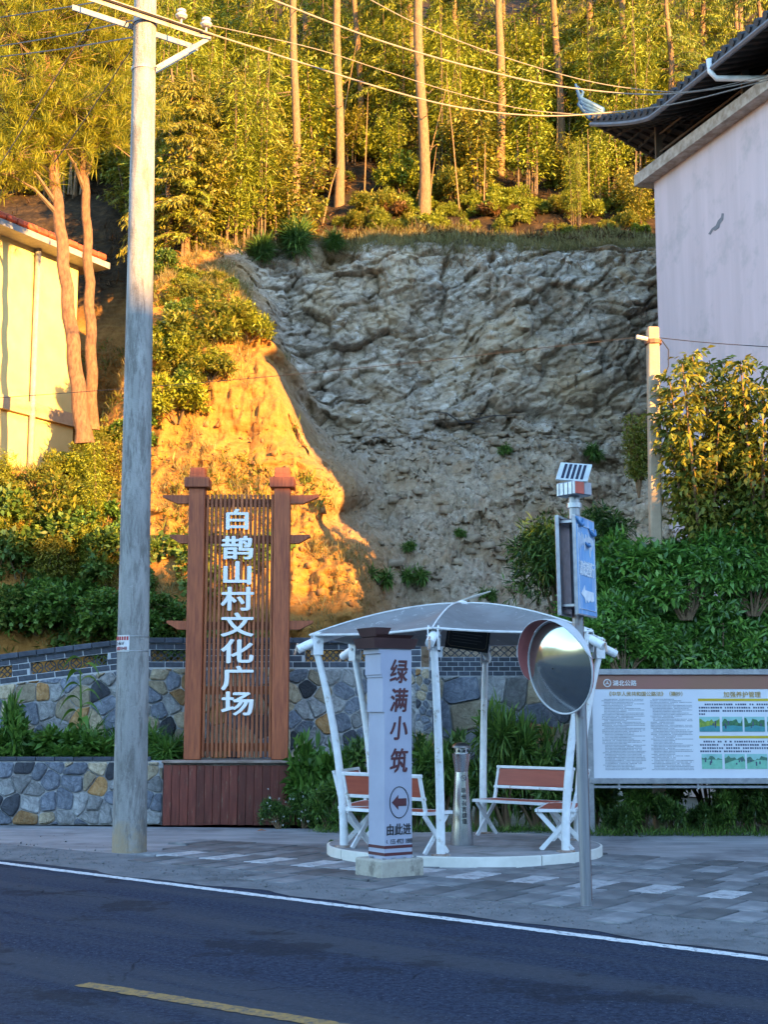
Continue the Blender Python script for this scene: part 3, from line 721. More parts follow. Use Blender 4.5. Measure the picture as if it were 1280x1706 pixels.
for a in np.arange(-OV + .12, RLEN, .26):                     # battens and tile undersides along the visible eaves
    m2 = MB(); m2.tube([BP(a, b, roof_z(a, b) - th - .012) for b in np.linspace(OV - .02, -2.2, 9)], .045, 6); m2.build('rafter', BR, roof)
for b in np.arange(OV - .3, -BW, -.26):
    m2 = MB(); m2.tube([BP(a, b, roof_z(a, b) - th - .012) for a in np.linspace(-OV + .02, 1.4, 7)], .045, 6); m2.build('rafter', BR, roof)
for a in np.arange(-OV + .05, RLEN, .26):                # round tile ends at the eaves
    m2 = MB(); m2.tube([BP(a, OV + .04, roof_z(a, OV) + .0), BP(a, OV - .5, roof_z(a, OV - .5) + .04)], .07, 8); m2.build('eave_tile', RT, roof)
mb = MB(); mb.tube([BP(a, OV + .02, roof_z(a, OV) - th - .03) for a in np.linspace(-OV, RLEN, 40)], .05, 6); mb.build('gutter', mat('grey_gutter', (.16, .16, .18), None, 5, .5), roof)
for a, b in ((.15, -.05), (3.4, -.05), (6.6, -.05), (.15, -3.2), (.15, -6.5), (9.8, -.05)):
    m2 = MB(); m2.bar(BP(a, b, BA.z), BP(a, b, roof_z(a, b) - th), .14, .14); m2.build('post', mat('grey_brown_post', (.16, .12, .09), None, 5, .8), bld)
for z_ in (.35, .75):
    m2 = MB(); m2.tube([BP(.15, -.05, BA.z + z_), BP(RLEN, -.05, BA.z + z_)], .025, 6); m2.build('rail', MATS['grey_brown_post'], bld)
mb = MB(); mb.box(BP(.9 + 3.0, -2.2, BA.z + 1.2), (.5, 4, 2.4)); 
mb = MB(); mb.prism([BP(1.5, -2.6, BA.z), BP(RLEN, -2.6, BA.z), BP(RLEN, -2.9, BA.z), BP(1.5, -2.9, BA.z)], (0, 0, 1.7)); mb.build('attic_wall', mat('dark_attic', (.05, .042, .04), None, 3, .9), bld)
ORN = mat('blue_glazed_tile', (.06, .13, .24), (.03, .07, .15), 9, .35)
ct = BP(-OV, OV, roof_z(-OV, OV)); co = (BP(-OV - 1, OV + 1, 0) - BP(-OV, OV, 0)).normalized()
mb = MB()
for k in range(5):
    p0 = ct - co * .25 + Vector((0, 0, -.12 + .05 * k)); mb.tube([p0, p0 + co * (.30 + .05 * k) + Vector((0, 0, .12 + .07 * k)), p0 + co * (.40 + .05 * k) + Vector((0, 0, .28 + .12 * k))], [.09, .06, .025], 6)
mb.tube([ct + co * .05, ct + co * .28 + Vector((0, 0, .35)), ct + co * .18 + Vector((0, 0, .62)), ct + co * .30 + Vector((0, 0, .78))], [.06, .045, .03, .012], 6)
tag(mb.build('corner_ornament', ORN, roof, smooth=True), 'blue glazed upturned corner ornament')
g0 = G(1178, 104, EZ - .05)
ag = (Vector((g0.x, g0.y, 0)) - Vector((BA.x, BA.y, 0))).dot(bd)
mb = MB(); mb.tube([BP(ag, OV + .05, EZ + .02), BP(ag, OV + .03, EZ - .22), BP(ag + .05, OV - .06, EZ - .36), BP(ag + .45, .1, EZ - .42), BP(ag + .5, .05, BA.z - .1)], .055, 8)
tag(mb.build('downpipe', mat('white_plastic', (.75, .75, .76), None, 5, .4), bld, smooth=True), 'white plastic downpipe elbow under the eave')

# ------------------------------------------------------------------ left-hand house on the slope
YW = mat('cream_render', (.62, .52, .22), (.56, .46, .18), 2, .85, bump=.1)
GRY = mat('grey_drainpipe', (.30, .29, .29), None, 8, .6)
h0 = P(0, 392, 28.2); h1 = G(150, 452, h0.z); hd = (h1 - h0); hd.z = 0; hd.normalize(); hn = Vector((hd.y, -hd.x, 0))
if hn.y > 0: hn = -hn
hs = thing('hillside_house', (h0.x, h0.y, 5.5), 'cream house behind the pines with a red tiled verge', 'house')
def HP(a, b, z): return Vector((h0.x, h0.y, 0)) + hd * a + hn * b + Vector((0, 0, z))
HE = (G(112, 440, h0.z) - h0).length + .25
mb = MB(); mb.prism([HP(-5, 0, 5.0), HP(HE, 0, 5.0), HP(HE, -4.0, 5.0), HP(-5, -4.0, 5.0)], (0, 0, h0.z - 5.0)); mb.build('wall', YW, hs)
zb = P(0, 665, 28.2).z
mb = MB(); mb.prism([HP(-5, .0, zb - .17), HP(HE + .02, .0, zb - .17), HP(HE + .02, .0, zb + .12), HP(-5, .0, zb + .12)], hn * .10); mb.build('string_course', mat('tan_band', (.45, .33, .20), None, 4, .8), hs)
mb = MB(); mb.prism([HP(-5, .5, h0.z), HP(HE + .5, .5, h0.z), HP(HE + .5, -4.4, h0.z), HP(-5, -4.4, h0.z)], (0, 0, .14)); mb.build('eave_slab', GRY, hs)
REDT = mat('red_roof_tile', (.50, .09, .03), (.36, .06, .02), 8, .7, rand=.2)
rt = MB().box((0, 0, 0), (.30, .34, .14), bev=.03).mesh('ridge_tile', REDT)
zr = math.atan2(hd.y, hd.x)
for i in range(int((HE + 5.4) / .31)):
    p = HP(-5 + .15 + i * .31, .38, h0.z + .215); link('ridge_tile', rt, hs, p - hs.location, (rs.uniform(-.05, .05), 0, zr))
mb = MB(); mb.prism([HP(-5, .2, h0.z + .14), HP(HE + .2, .2, h0.z + .14), HP(HE - 1.0, -2.2, h0.z + 1.0), HP(-5, -2.2, h0.z + 1.0)], (0, 0, .06)); mb.build('roof', mat('pale_roof_sheet', (.4, .37, .33), None, 5, .7), hs)
pp = (P(88, 560, 28.8)); ap = (Vector((pp.x, pp.y, 0)) - Vector((h0.x, h0.y, 0))).dot(hd)
mb = MB(); mb.tube([HP(ap, .08, 5.2), HP(ap, .08, h0.z)], .07, 10); mb.build('drainpipe', GRY, hs, smooth=True)

# ------------------------------------------------------------------ village sign on its planter
WOODR = mat('red_brown_timber', (.35, .092, .030), (.20, .044, .016), 5, .6, bump=.35, bdist=.006, stretch=(7, 7, .6), rand=.15)
WOODS = mat('brown_slat_timber', (.40, .125, .045), (.20, .055, .022), 5, .65, bump=.35, bdist=.005, stretch=(7, 7, .6), rand=.3)
t = NT('weathered_red_plank')
c = t.ramp(t.noise(5, 6, .6, stretch=(8, 8, .7)), [(.3, (.085, .018, .012)), (.65, (.185, .042, .026))])
c = t.mix(t.ramp(t.noise(7, 8, .8, stretch=(5, 5, .6)), [(.60, (0, 0, 0)), (.70, (.8, .8, .8))]), c, (.24, .19, .13))
oi = t.n('ObjectInfo'); hv = t.n('HueSaturation'); mr = t.n('MapRange'); mr.inputs[3].default_value = .7; mr.inputs[4].default_value = 1.25
t.l(oi.outputs['Random'], mr.inputs[0]); t.l(mr.outputs[0], hv.inputs['Value']); t.l(c, hv.inputs['Color']); t.col(hv.outputs[0]); t.set(.75); t.bump(t.noise(30, 5, .7, stretch=(5, 5, .4)), .4, .005); PLK = t.m
YS = 20.1
pa, pb = P(272, 1300, YS).x, P(506, 1300, YS).x; pz = P(380, 1269, YS).z
plb = thing('planter_box', ((pa + pb) / 2, YS, 0), 'weathered red plank planter box carrying the tall timber sign', 'planter')
MB().box(((pa + pb) / 2, YS + .55, pz / 2), (pb - pa - .02, 1.0, pz - .02)).build('core', CONC, plb)
npk = 17; w = (pb - pa) / npk
for i in range(npk):
    MB().box((pa + (i + .5) * w, YS + .012 + rs.uniform(-.006, .006), pz / 2 - .02), (w - .004, .045, pz - .05 - rs.uniform(0, .02)), (0, rs.uniform(-.006, .006), 0), bev=.004).build('plank', PLK, plb)
for i in range(8): MB().box((pb + .012, YS + .1 + (i + .5) * .12, pz / 2 - .02), (.04, .112, pz - .05), bev=.004).build('plank', PLK, plb)
MB().box(((pa + pb) / 2, YS + .5, pz - .002), (pb - pa + .05, 1.1, .035), bev=.006).build('rim_board', mat('bleached_rim', (.34, .26, .22), (.2, .14, .11), 8, .8, bump=.3), plb)
sg = thing('village_sign', ((pa + pb) / 2, YS + .4, pz), 'tall red timber slatted sign with white characters and stepped side arms', 'sign')
YG = YS + .38
def gx(px, py=1000): return P(px, py, YG).x
def gz(py): return P(400, py, YG).z
lpx = (gx(326), gx(469)); pw = gx(483) - gx(456)
zc = gz(800)
for k, x in enumerate(lpx):
    MB().box((x, YG, (pz + .02 + zc) / 2 + .04), (pw, .22, zc - pz + .06), bev=.008).build('post', WOODR, sg)
    zz = gz(806)
    MB().box((x, YG, zz), (pw + .13, .34, .155), bev=.01).build('post_cap', WOODR, sg)
    MB().box((x, YG, zz + .155), (pw - .015, .20, .155), bev=.01).build('post_finial', WOODR, sg)
arms = [(268, 530, 833), (281, 516, 899), (279, 522, 1042)]
for xl, xr, py in arms:
    z = gz(py); hh = .125
    for side, xe in ((-1, gx(xl)), (1, gx(xr))):
        x0_ = lpx[0] - pw / 2 if side < 0 else lpx[1] + pw / 2
        MB().prism([(x0_, YG - .06, z - hh * .5), (x0_, YG - .06, z + hh * .5), (xe, YG - .06, z + hh * .55), (xe, YG - .06, z + hh * .28), (x0_ + (xe - x0_) * .45, YG - .06, z - hh * .5)], (0, .12, 0)).build('side_arm', WOODR, sg)
inx0, inx1 = lpx[0] + pw / 2, lpx[1] - pw / 2
zt_ = gz(824); zb_ = gz(1262)
for py in (837, 898, 1042, 1150, 1245):
    MB().box(((inx0 + inx1) / 2, YG + .075, gz(py)), (inx1 - inx0 + .02, .05, .12), bev=.004).build('cross_rail', WOODS, sg)
ns = 16
for i in range(ns):
    x = inx0 + .03 + (inx1 - inx0 - .06) * i / (ns - 1)
    MB().box((x, YG + .012 + rs.uniform(-.005, .005), (zt_ + zb_) / 2), (.040, .06, zt_ - zb_ + rs.uniform(-.01, .01)), (0, rs.uniform(-.002, .002), 0), bev=.006).build('slat', WOODS, sg)
LETW = mat('white_letter', (.80, .80, .78), (.72, .72, .71), 6, .5)
for ch, py in zip('白鹊山村文化广场', (866, 913, 955, 998, 1041, 1085, 1130, 1172)):
    text_part(ch, .50 * (.88 if ch == '白' else 1), (gx(396, py), YG - .045, gz(py)), (1, 0, 0), (0, 0, 1), LETW, sg, depth=.04, bold=.013, sx=1.0, sy=.74)

# ------------------------------------------------------------------ utility pole
t = NT('weathered_concrete_pole')
st = t.noise(4.5, 9, .8, dist=.3, stretch=(2, 2, .35), cap=7)
c = t.ramp(t.noise(2.2, 7, .65, stretch=(2, 2, .5)), [(.3, (.20, .195, .19)), (.7, (.36, .35, .335))])
c = t.mix(t.ramp(st, [(.47, (0, 0, 0)), (.60, (.72, .72, .72))]), c, (.10, .092, .085))
sx3 = t.n('SeparateXYZ'); t.l(t.coord(), sx3.inputs[0]); mz3 = t.n('Math', operation='MULTIPLY_ADD'); t.l(t.noise(4, 5), mz3.inputs[0]); mz3.inputs[1].default_value = 1.1; t.l(sx3.outputs[2], mz3.inputs[2])
c = t.mix(t.ramp(mz3.outputs[0], [(.62, (.8, .8, .8)), (.85, (0, 0, 0))]), c, (.33, .24, .14))
c = t.mix(t.ramp(t.noise(15, 6, .7), [(.64, (0, 0, 0)), (.74, (.45, .45, .45))]), c, (.46, .46, .46))
t.col(c); t.set(.85); t.bump(t.noise(26, 8, .75), .7, .02); POLEM = t.m
ub_ = G(215, 1420); utop = P(243, -60, ub_.y)
up = thing('utility_pole', ub_, 'round grey weathered concrete power pole with steel crossarm at its top', 'pole')
n = 40; pts = [ub_ + Vector((0, 0, -.05)) + (utop - ub_ + Vector((0, 0, .05))) * (i / n) for i in range(n + 1)]
r0, r1 = .198, .135
mb = MB(); mb.tube(pts, [r0 + (r1 - r0) * i / n for i in range(n + 1)], 36); mb.build('shaft', POLEM, up, smooth='auto')
def upt(py): 
    q = (py - 1420) / (-60 - 1420); z = P(215 + (243 - 215) * q, py, ub_.y).z; k = (z - 0) / (utop.z); return ub_ + (utop - ub_) * k, r0 + (r1 - r0) * k
c_, r_ = upt(1300)
pass
STA = mat('grey_angle_iron', (.33, .30, .28), (.24, .21, .19), 8, .55, .3, dirt=(.22, .12, .07), dscale=5)
ca0, ra = upt(42); cz_ = ca0.z
ad = (P(335, 55, ub_.y + .3) - P(240, 20, ub_.y - .0)); 
e0, e1 = P(120, -60, ub_.y - .9), P(333, 52, ub_.y + .75)
for dy, nm in ((-.17, 0), (.17, 1)):
    off = Vector((.5, -1, 0)).normalized() * (-dy) if False else Vector((0, 0, 0))
a_ = Vector((e1.x - e0.x, e1.y - e0.y, 0)).normalized(); perp = Vector((a_.y, -a_.x, 0))
zarm = ca0.z + .02
m1, m2_ = P(333, 52, ub_.y + .5), P(200, -20, ub_.y - .3)
armdir = Vector((.80, .60, 0)); perp = Vector((.60, -.80, 0))
for sgn in (1, -1):
    A_ = Vector((ca0.x, ca0.y, zarm)) + perp * sgn * (ra + .03)
    mb = MB(); mb.bar(A_ - armdir * .9, A_ + armdir * .85, .012, .075); mb.bar(A_ - armdir * .9 + Vector((0, 0, .03)) + perp * sgn * .03, A_ + armdir * .85 + Vector((0, 0, .03)) + perp * sgn * .03, .07, .010); mb.build('crossarm', STA, up)
    B_ = Vector((ca0.x, ca0.y, zarm - .62)) + perp * sgn * (ra + .02) + armdir * .1
    mb = MB(); mb.bar(B_, A_ + armdir * .80 - Vector((0, 0, .03)), .012, .055); mb.build('brace', STA, up)
for dz in (0.0, -.62):
    MB().lathe([(ra + .004, -.02), (ra + .012, -.02), (ra + .012, .02), (ra + .004, .02)], Vector((ca0.x, ca0.y, zarm + dz)), 30).build('band_clamp', STA, up)
CER = mat('brown_white_ceramic', (.62, .58, .52), (.45, .38, .32), 8, .3)
INS = []
for k, al in enumerate((-.78, .42, .78)):
    p = Vector((ca0.x, ca0.y, zarm)) + armdir * al + perp * (ra + .03)
    MB().lathe([(.012, 0), (.012, .10), (.05, .10), (.075, .125), (.075, .145), (.045, .155), (.045, .175), (.06, .185), (.055, .215), (.02, .23)], p + Vector((0, 0, .03)), 16).build('insulator', CER, up, smooth='auto')
    INS.append(p + Vector((0, 0, .2)))
# enamel plate on the pole
c_, r_ = upt(1073); plate_m = mat('white_enamel', (.74, .73, .76), None, 5, .35); REDP = mat('red_print', (.45, .03, .03), None, 5, .6); DKP = mat('dark_print', (.05, .04, .07), None, 5, .6)
mb = MB(); angs = np.linspace(R(-168), R(-93), 12); pr_ = r_ + .006
for a in angs: mb.v += [(c_.x + pr_ * math.cos(a), c_.y + pr_ * math.sin(a), c_.z - .095), (c_.x + pr_ * math.cos(a), c_.y + pr_ * math.sin(a), c_.z + .095)]
for i in range(11): mb.f.append((2 * i, 2 * i + 2, 2 * i + 3, 2 * i + 1)); mb.mi.append(0)
pl_o = mb.build('number_plate', plate_m, up)
def on_pole(body, a, z, m, size, bold=0.0):
    vs, fs, w, h_ = text_mb(body, size, .001, bold); rr = pr_ + .004
    me = bpy.data.meshes.new('letter'); me.from_pydata([(c_.x + rr * math.cos(a + v.x / rr) - ub_.x, c_.y + rr * math.sin(a + v.x / rr) - ub_.y, c_.z + z + v.y) for v in vs], [], fs); me.materials.append(m)
    return link('letter', me, pl_o)
on_pole('0.4kV', R(-133), .0, DKP, .062, .001); on_pole('3048', R(-117), -.058, REDP, .055, .001)
for i in range(7):
    a = R(-160 + i * 10); mb = MB(); mb.box((c_.x + (pr_ + .003) * math.cos(a), c_.y + (pr_ + .003) * math.sin(a), c_.z + .058), (.002, .022, .042), (0, 0, a)); mb.build('printed_block', REDP, pl_o)
for i in range(2):
    a = R(-147 + i * 10); mb = MB(); mb.box((c_.x + (pr_ + .003) * math.cos(a), c_.y + (pr_ + .003) * math.sin(a), c_.z - .058), (.002, .022, .042), (0, 0, a)); mb.build('printed_block', REDP, pl_o)
for dz in (.085, -.085): MB().lathe([(r_ + .001, -.004), (r_ + .007, -.004), (r_ + .007, .004), (r_ + .001, .004)], c_ + Vector((0, 0, dz)), 30).build('wire_tie', STEEL, up)

# ------------------------------------------------------------------ small concrete pole at the right
sp0 = P(1085, 860, 19.3); sp0.z = 0; sp1 = P(1088, 546, 19.3)
spl = thing('concrete_post', sp0, 'slender square concrete pole rising from the shrubs beside the lavender house', 'pole')
pm_ = mat('smooth_concrete_post', (.40, .30, .20), (.31, .23, .155), 5, .8, bump=.3, dirt=(.20, .21, .18), dscale=4)
mb = MB(); mb.bar(sp0, sp1, .165, .165, bev=.02); mb.build('shaft', pm_, spl)
mb = MB(); mb.lathe([(.115, -.03), (.125, -.03), (.125, .03), (.115, .03)], sp1 + Vector((0, 0, -.22)), 12); mb.build('band_clamp', mat('rusty_iron', (.24, .11, .06), (.14, .07, .05), 9, .8), spl)
mb = MB(); mb.tube([sp1 + Vector((-.1, -.1, -.2)), sp1 + Vector((-.26, -.12, -.17))], .035, 8); mb.build('insulator', CER, spl)
mb = MB(); mb.tube([sp1 + Vector((.1, -.09, -.2)), sp1 + Vector((.2, -.1, -.35)), sp1 + Vector((.19, -.1, -.6)), sp1 + Vector((.09, -.1, -.8))], .008, 5); mb.build('loose_wire', BLACKM, spl)

# ------------------------------------------------------------------ overhead cables
CABL = mat('pale_aluminium_cable', (.30, .25, .20), None, 30, .5); CABD = mat('dark_cable', (.018, .016, .018), None, 30, .6)
def cable(label, pix, Y0, Y1, r, m):
    xs_ = [p[0] for p in pix]; pts = []
    fine = np.linspace(0, len(pix) - 1, 40)
    # Catmull-Rom through the sampled points
    for f in fine:
        i = min(int(f), len(pix) - 2); t_ = f - i; q = [pix[max(i - 1, 0)], pix[i], pix[i + 1], pix[min(i + 2, len(pix) - 1)]]
        xy = [.5 * (2 * q[1][k] + (q[2][k] - q[0][k]) * t_ + (2 * q[0][k] - 5 * q[1][k] + 4 * q[2][k] - q[3][k]) * t_ ** 2 + (-q[0][k] + 3 * q[1][k] - 3 * q[2][k] + q[3][k]) * t_ ** 3) for k in (0, 1)]
        w_ = (xy[0] - xs_[0]) / (xs_[-1] - xs_[0]); pts.append(P(xy[0], xy[1], Y0 + (Y1 - Y0) * w_))
    mb = MB(); mb.tube(pts, r, 6); return tag(mb.build('overhead_cable', m), label, 'cable', 'overhead cables')
cable('thick pale cable from the frame top sagging right to the dark roof', [(430, -10), (640, 70), (860, 130), (1000, 152), (1100, 157), (1200, 147), (1300, 125)], 15.6, 23.0, .0115, CABL)
cable('thick pale cable running from the pole insulator right to the dark roof', [(337, 52), (500, 104), (640, 148), (760, 178), (880, 192), (985, 190), (1130, 172), (1300, 128)], 16.4, 22.8, .0115, CABL)
cable('thin cable above the two thick cables across the forest', [(600, -10), (700, 42), (840, 95), (980, 135), (1090, 151), (1170, 150), (1300, 120)], 16, 23.2, .007, CABL)
cable('thin faint cable below the thick cables over the tree trunks', [(340, 40), (520, 80), (640, 118), (760, 155), (880, 183), (1000, 192)], 16.3, 22, .006, CABL)
cable('thin dark cable leaving the pole top to the far upper left', [(-20, 32), (110, 12), (235, -10)], 24, 16.1, .011, CABD)
cable('dark cable left of the pole just under the crossarm', [(-20, 80), (100, 60), (222, 34)], 24, 15.9, .011, CABD)
cable('lowest dark cable reaching the pole below its crossarm', [(-20, 97), (100, 82), (222, 62)], 24, 15.9, .011, CABD)
cable('thin dark wire slanting down across the upper left pine', [(-20, 305), (60, 180), (165, 15), (185, -20)], 17, 16, .007, CABD)
cable('second thin dark wire slanting down beside the power pole', [(90, 270), (130, 215), (220, 80)], 17, 16, .007, CABD)
cable('thin dark wire crossing the cliff from the left house to the small pole', [(-20, 664), (200, 648), (420, 630), (700, 603), (900, 580), (1080, 560)], 18.6, 19.2, .0045, CABD)
cable('thin wire from the small pole across the lavender wall', [(1092, 562), (1180, 571), (1300, 579)], 19.3, 19.2, .006, CABD)

# ------------------------------------------------------------------ round platform and membrane shelter
PT = .13
plat = thing('round_platform', PC, 'low round concrete platform with a white painted edge under the shelter', 'platform')
topm = mat('platform_concrete', (.30, .30, .31), (.20, .20, .21), 2.5, .75, bump=.2, bdist=.006, dirt=(.12, .12, .12), dscale=1.5, dlo=.52, dhi=.7)
edgem = mat('chipped_cream_paint', (.70, .69, .64), (.60, .59, .54), 5, .6, bump=.2, dirt=(.26, .17, .10), dscale=6, dlo=.66, dhi=.74)
for k in range(4):                                             # four cast sectors with open joints
    a0, a1 = R(-62 + 90 * k) + .004, R(28 + 90 * k) - .004; arc = [(PC.x + (PR - .01) * math.cos(a), PC.y + (PR - .01) * math.sin(a)) for a in np.linspace(a0, a1, 22)]
    cc = (PC.x + .012 * math.cos((a0 + a1) / 2), PC.y + .012 * math.sin((a0 + a1) / 2))
    mb = MB(); mb.prism([(*cc, 0)] + [(*p, 0) for p in arc], (0, 0, PT)); mb.build('platform_sector', topm, plat)
    mb = MB(); n = 22
    for a in np.linspace(a0, a1, n):
        for r_, z_ in ((PR - .012, -.01), (PR + .012, -.01), (PR + .012, PT - .004), (PR - .012, PT + .003)): mb.v.append((PC.x + r_ * math.cos(a), PC.y + r_ * math.sin(a), z_))
    for i in range(n - 1):
        for q_ in range(4): mb.f.append((4 * i + q_, 4 * i + 4 + q_, 4 * i + 4 + (q_ + 1) % 4, 4 * i + (q_ + 1) % 4)); mb.mi.append(0)
    mb.f += [(0, 1, 2, 3), tuple(4 * (n - 1) + q_ for q_ in range(4))]; mb.mi += [0, 0]
    mb.build('painted_edge', edgem, plat)
sh = thing('membrane_shelter', PC + Vector((0, 0, PT)), 'grey fabric umbrella shelter on six curved white posts', 'shelter')
A6 = [R(-103 + 60 * k) for k in range(6)]
def PCp(r, a, z): return Vector((PC.x + r * math.cos(a), PC.y + r * math.sin(a), z))
ZT, RB, RTp, RC = 2.36, 1.40, 1.72, 1.80
for a in A6:
    pts = []
    for u in np.linspace(0, 1, 15): pts.append(PCp(RB + (RTp - RB) * (u ** 1.9), a, PT + (ZT - .12 - PT) * u))
    mb = MB(); mb.tube(pts, [.047 - .009 * u for u in np.linspace(0, 1, 15)], 14); post = mb.build('post', WHITE, sh, smooth='auto')
    MB().lathe([(.10, 0), (.10, .012), (.055, .02)], PCp(RB, a, PT), 14).build('base_flange', mat('rusty_white_flange', (.40, .34, .30), (.2, .11, .07), 12, .7), sh)
    d = Vector((math.cos(a), math.sin(a), 0)); tl = Vector((-d.y, d.x, 0)); tp = PCp(RTp, a, ZT)
    for sgn in (-1, 1):
        q_ = MB(); o_ = tp + tl * sgn * .045
        q_.prism([o_ + d * x + Vector((0, 0, z)) for x, z in ((-.055, -.14), (.055, -.14), (.06, .06), (.03, .11), (-.03, .11), (-.06, .06))], tl * sgn * .012); q_.build('gusset_plate', WHITE, sh)
    mb = MB(); mb.tube([tp - tl * .075, tp + tl * .075], .018, 8); mb.build('bolt', STEEL, sh)
    # arm tube from the crown out to the canopy corner
    mb = MB(); mb.tube([PCp(.10, a, 2.77), PCp(.7, a, 2.68), PCp(1.3, a, 2.51), PCp(RTp, a, ZT + .02), PCp(RTp + .22, a, ZT - .085)], [.03, .035, .045, .048, .048], 12); mb.build('arm', WHITE, sh, smooth='auto')
    e_ = PCp(RTp + .22, a, ZT - .085); mb = MB(); mb.tube([e_ + Vector((0, 0, .07)), e_ + d * .035 + Vector((0, 0, -.06))], .012, 6); mb.build('tension_cleat', mat('rusty_cleat', (.5, .38, .30), (.3, .16, .1), 15, .6), sh)
t = NT('dusty_grey_membrane')
c = t.ramp(t.noise(2.2, 7, .65), [(.3, (.15, .152, .158)), (.7, (.25, .25, .255))])
c = t.mix(t.ramp(t.noise(5, 9, .78, dist=1.5), [(.60, (0, 0, 0)), (.66, (.7, .7, .7))]), c, (.62, .62, .63))
c = t.mix(t.ramp(t.noise(3.3, 8, .75), [(.55, (0, 0, 0)), (.72, (.7, .7, .7))]), c, (.13, .125, .12))
t.col(c); t.set(.6); t.bump(t.noise(16, 6, .7, dist=1), .25, .01)
tr = t.n('BsdfTranslucent'); tr.inputs['Color'].default_value = (.6, .6, .6, 1); mx = t.n('MixShader'); mx.inputs[0].default_value = .18
t.l(t.b.outputs[0], mx.inputs[1]); t.l(tr.outputs[0], mx.inputs[2]); t.l(mx.outputs[0], t.out.inputs['Surface']); MEMB = t.m
mb = MB(); NR, NA = 14, 72; idx = {}
for lay in (0, 1):
    for i in range(NR + 1):
        for j in range(NA):
            a = A6[0] + 2 * math.pi * j / NA; loc = (2 * math.pi * j / NA) % R(60) - R(30)          # angle from the middle of a bay
            rmax = RC * math.cos(R(30)) / math.cos(loc); rmax *= 1 - .055 * (1 - (abs(loc) / R(30)) ** 2)  # edges curve inwards
            u = i / NR; r_ = .04 + (rmax - .04) * u
            ridge = (abs(loc) / R(30)); z_ = 2.83 - .39 * u ** 1.7 - (.085 * math.sin(math.pi * min(1, u * 1.0)) ** 1 * (1 - ridge ** 3)) - .02 * (1 - ridge ** 2) * u
            idx[(lay, i, j)] = len(mb.v); mb.v.append(tuple(PCp(r_, a, z_ - .008 * lay)))
for i in range(NR):
    for j in range(NA):
        k = (j + 1) % NA
        mb.f.append((idx[(0, i, j)], idx[(0, i + 1, j)], idx[(0, i + 1, k)], idx[(0, i, k)])); mb.f.append((idx[(1, i, j)], idx[(1, i, k)], idx[(1, i + 1, k)], idx[(1, i + 1, j)])); mb.mi += [0, 0]
for j in range(NA): k = (j + 1) % NA; mb.f.append((idx[(0, NR, j)], idx[(0, NR, k)], idx[(1, NR, k)], idx[(1, NR, j)])); mb.mi.append(0)
can = mb.build('canopy', MEMB, sh, smooth='auto')
mb = MB(); mb.tube([Vector(mb2) for mb2 in [can.matrix_world @ can.data.vertices[idx[(0, NR, j)]].co + parent_loc(can.parent) for j in list(range(NA)) + [0]]], .014, 6); mb.build('edge_hem', mat('white_hem', (.70, .70, .70), None, 8, .6), can)
for q_ in range(6):                                            # welded ridge seams over the arms
    j = q_ * 12; mb = MB(); mb.tube([Vector(can.data.vertices[idx[(0, i, j)]].co) + parent_loc(can.parent) + Vector((0, 0, .004)) for i in range(NR + 1)], .010, 6); mb.build('ridge_seam', MATS['white_hem'], can)
MB().lathe([(.10, 2.79), (.10, 2.83), (.04, 2.86), (.01, 2.87)], (PC.x, PC.y, 0), 14).build('crown_cap', MATS['white_hem'], sh)
mb = MB(); mb.tube([P(762, 1004, 15.9), P(790, 994, 15.95), P(818, 985, 16.0)], [.016, .02, .008], 6)
tag(mb.build('dry_frond', mat('dry_stem', (.42, .39, .34), None, 9, .8)), 'dry stick lying on the crown of the fabric canopy', 'stick')
# black plaque hung under the canopy
pq = P(780, 1063, 16.6); ppq = thing('hanging_plaque', pq, 'small black plaque with thin gold outline hung crooked below the canopy', 'plaque')
BLK = mat('black_plaque', (.012, .016, .018), (.008, .011, .013), 5, .35); GOLD = mat('dull_gold_line', (.30, .26, .16), None, 9, .5); DIM = mat('dim_grey_print', (.10, .11, .11), None, 9, .6)
ex, ey = Vector((math.cos(R(-8)), 0, math.sin(R(-8)))), Vector((math.sin(R(8)), 0, math.cos(R(8))))
def PQ(x, y, o=0): return pq + ex * x + ey * y + Vector((0, -o, 0))
W_, H_ = .26, .145
MB().prism([PQ(-W_, -H_), PQ(W_, -H_), PQ(W_, H_), PQ(-W_, H_)], (0, .02, 0)).build('board', BLK, ppq)
oc = [(-.23, -.09), (-.20, -.115), (.20, -.115), (.23, -.09), (.23, .09), (.20, .115), (-.20, .115), (-.23, .09)]
mb = MB()
for i in range(8): mb.bar(PQ(*oc[i], .003), PQ(*oc[(i + 1) % 8], .003), .004, .004)
mb.build('gold_outline', GOLD, ppq)
for i in range(8):
    MB().prism([PQ(-.11 + i * .03 + x, .085 + y, .002) for x, y in ((-.010, -.009), (.010, -.009), (.010, .009), (-.010, .009))], (0, -.002, 0)).build('printed_block', DIM, ppq)
for r_ in range(4):
    MB().prism([PQ(x, .045 - r_ * .035 + y, .002) for x, y in ((-.19, -.004), (.17 - .05 * (r_ % 2), -.004), (.17 - .05 * (r_ % 2), .004), (-.19, .004))], (0, -.002, 0)).build('printed_line', DIM, ppq)
for sx in (-.2, .2):
    mb = MB(); a_ = PQ(sx, H_ - .01); mb.tube([a_, Vector((a_.x, a_.y, 2.56))], .003, 5); mb.build('hanging_wire', STEEL, ppq)

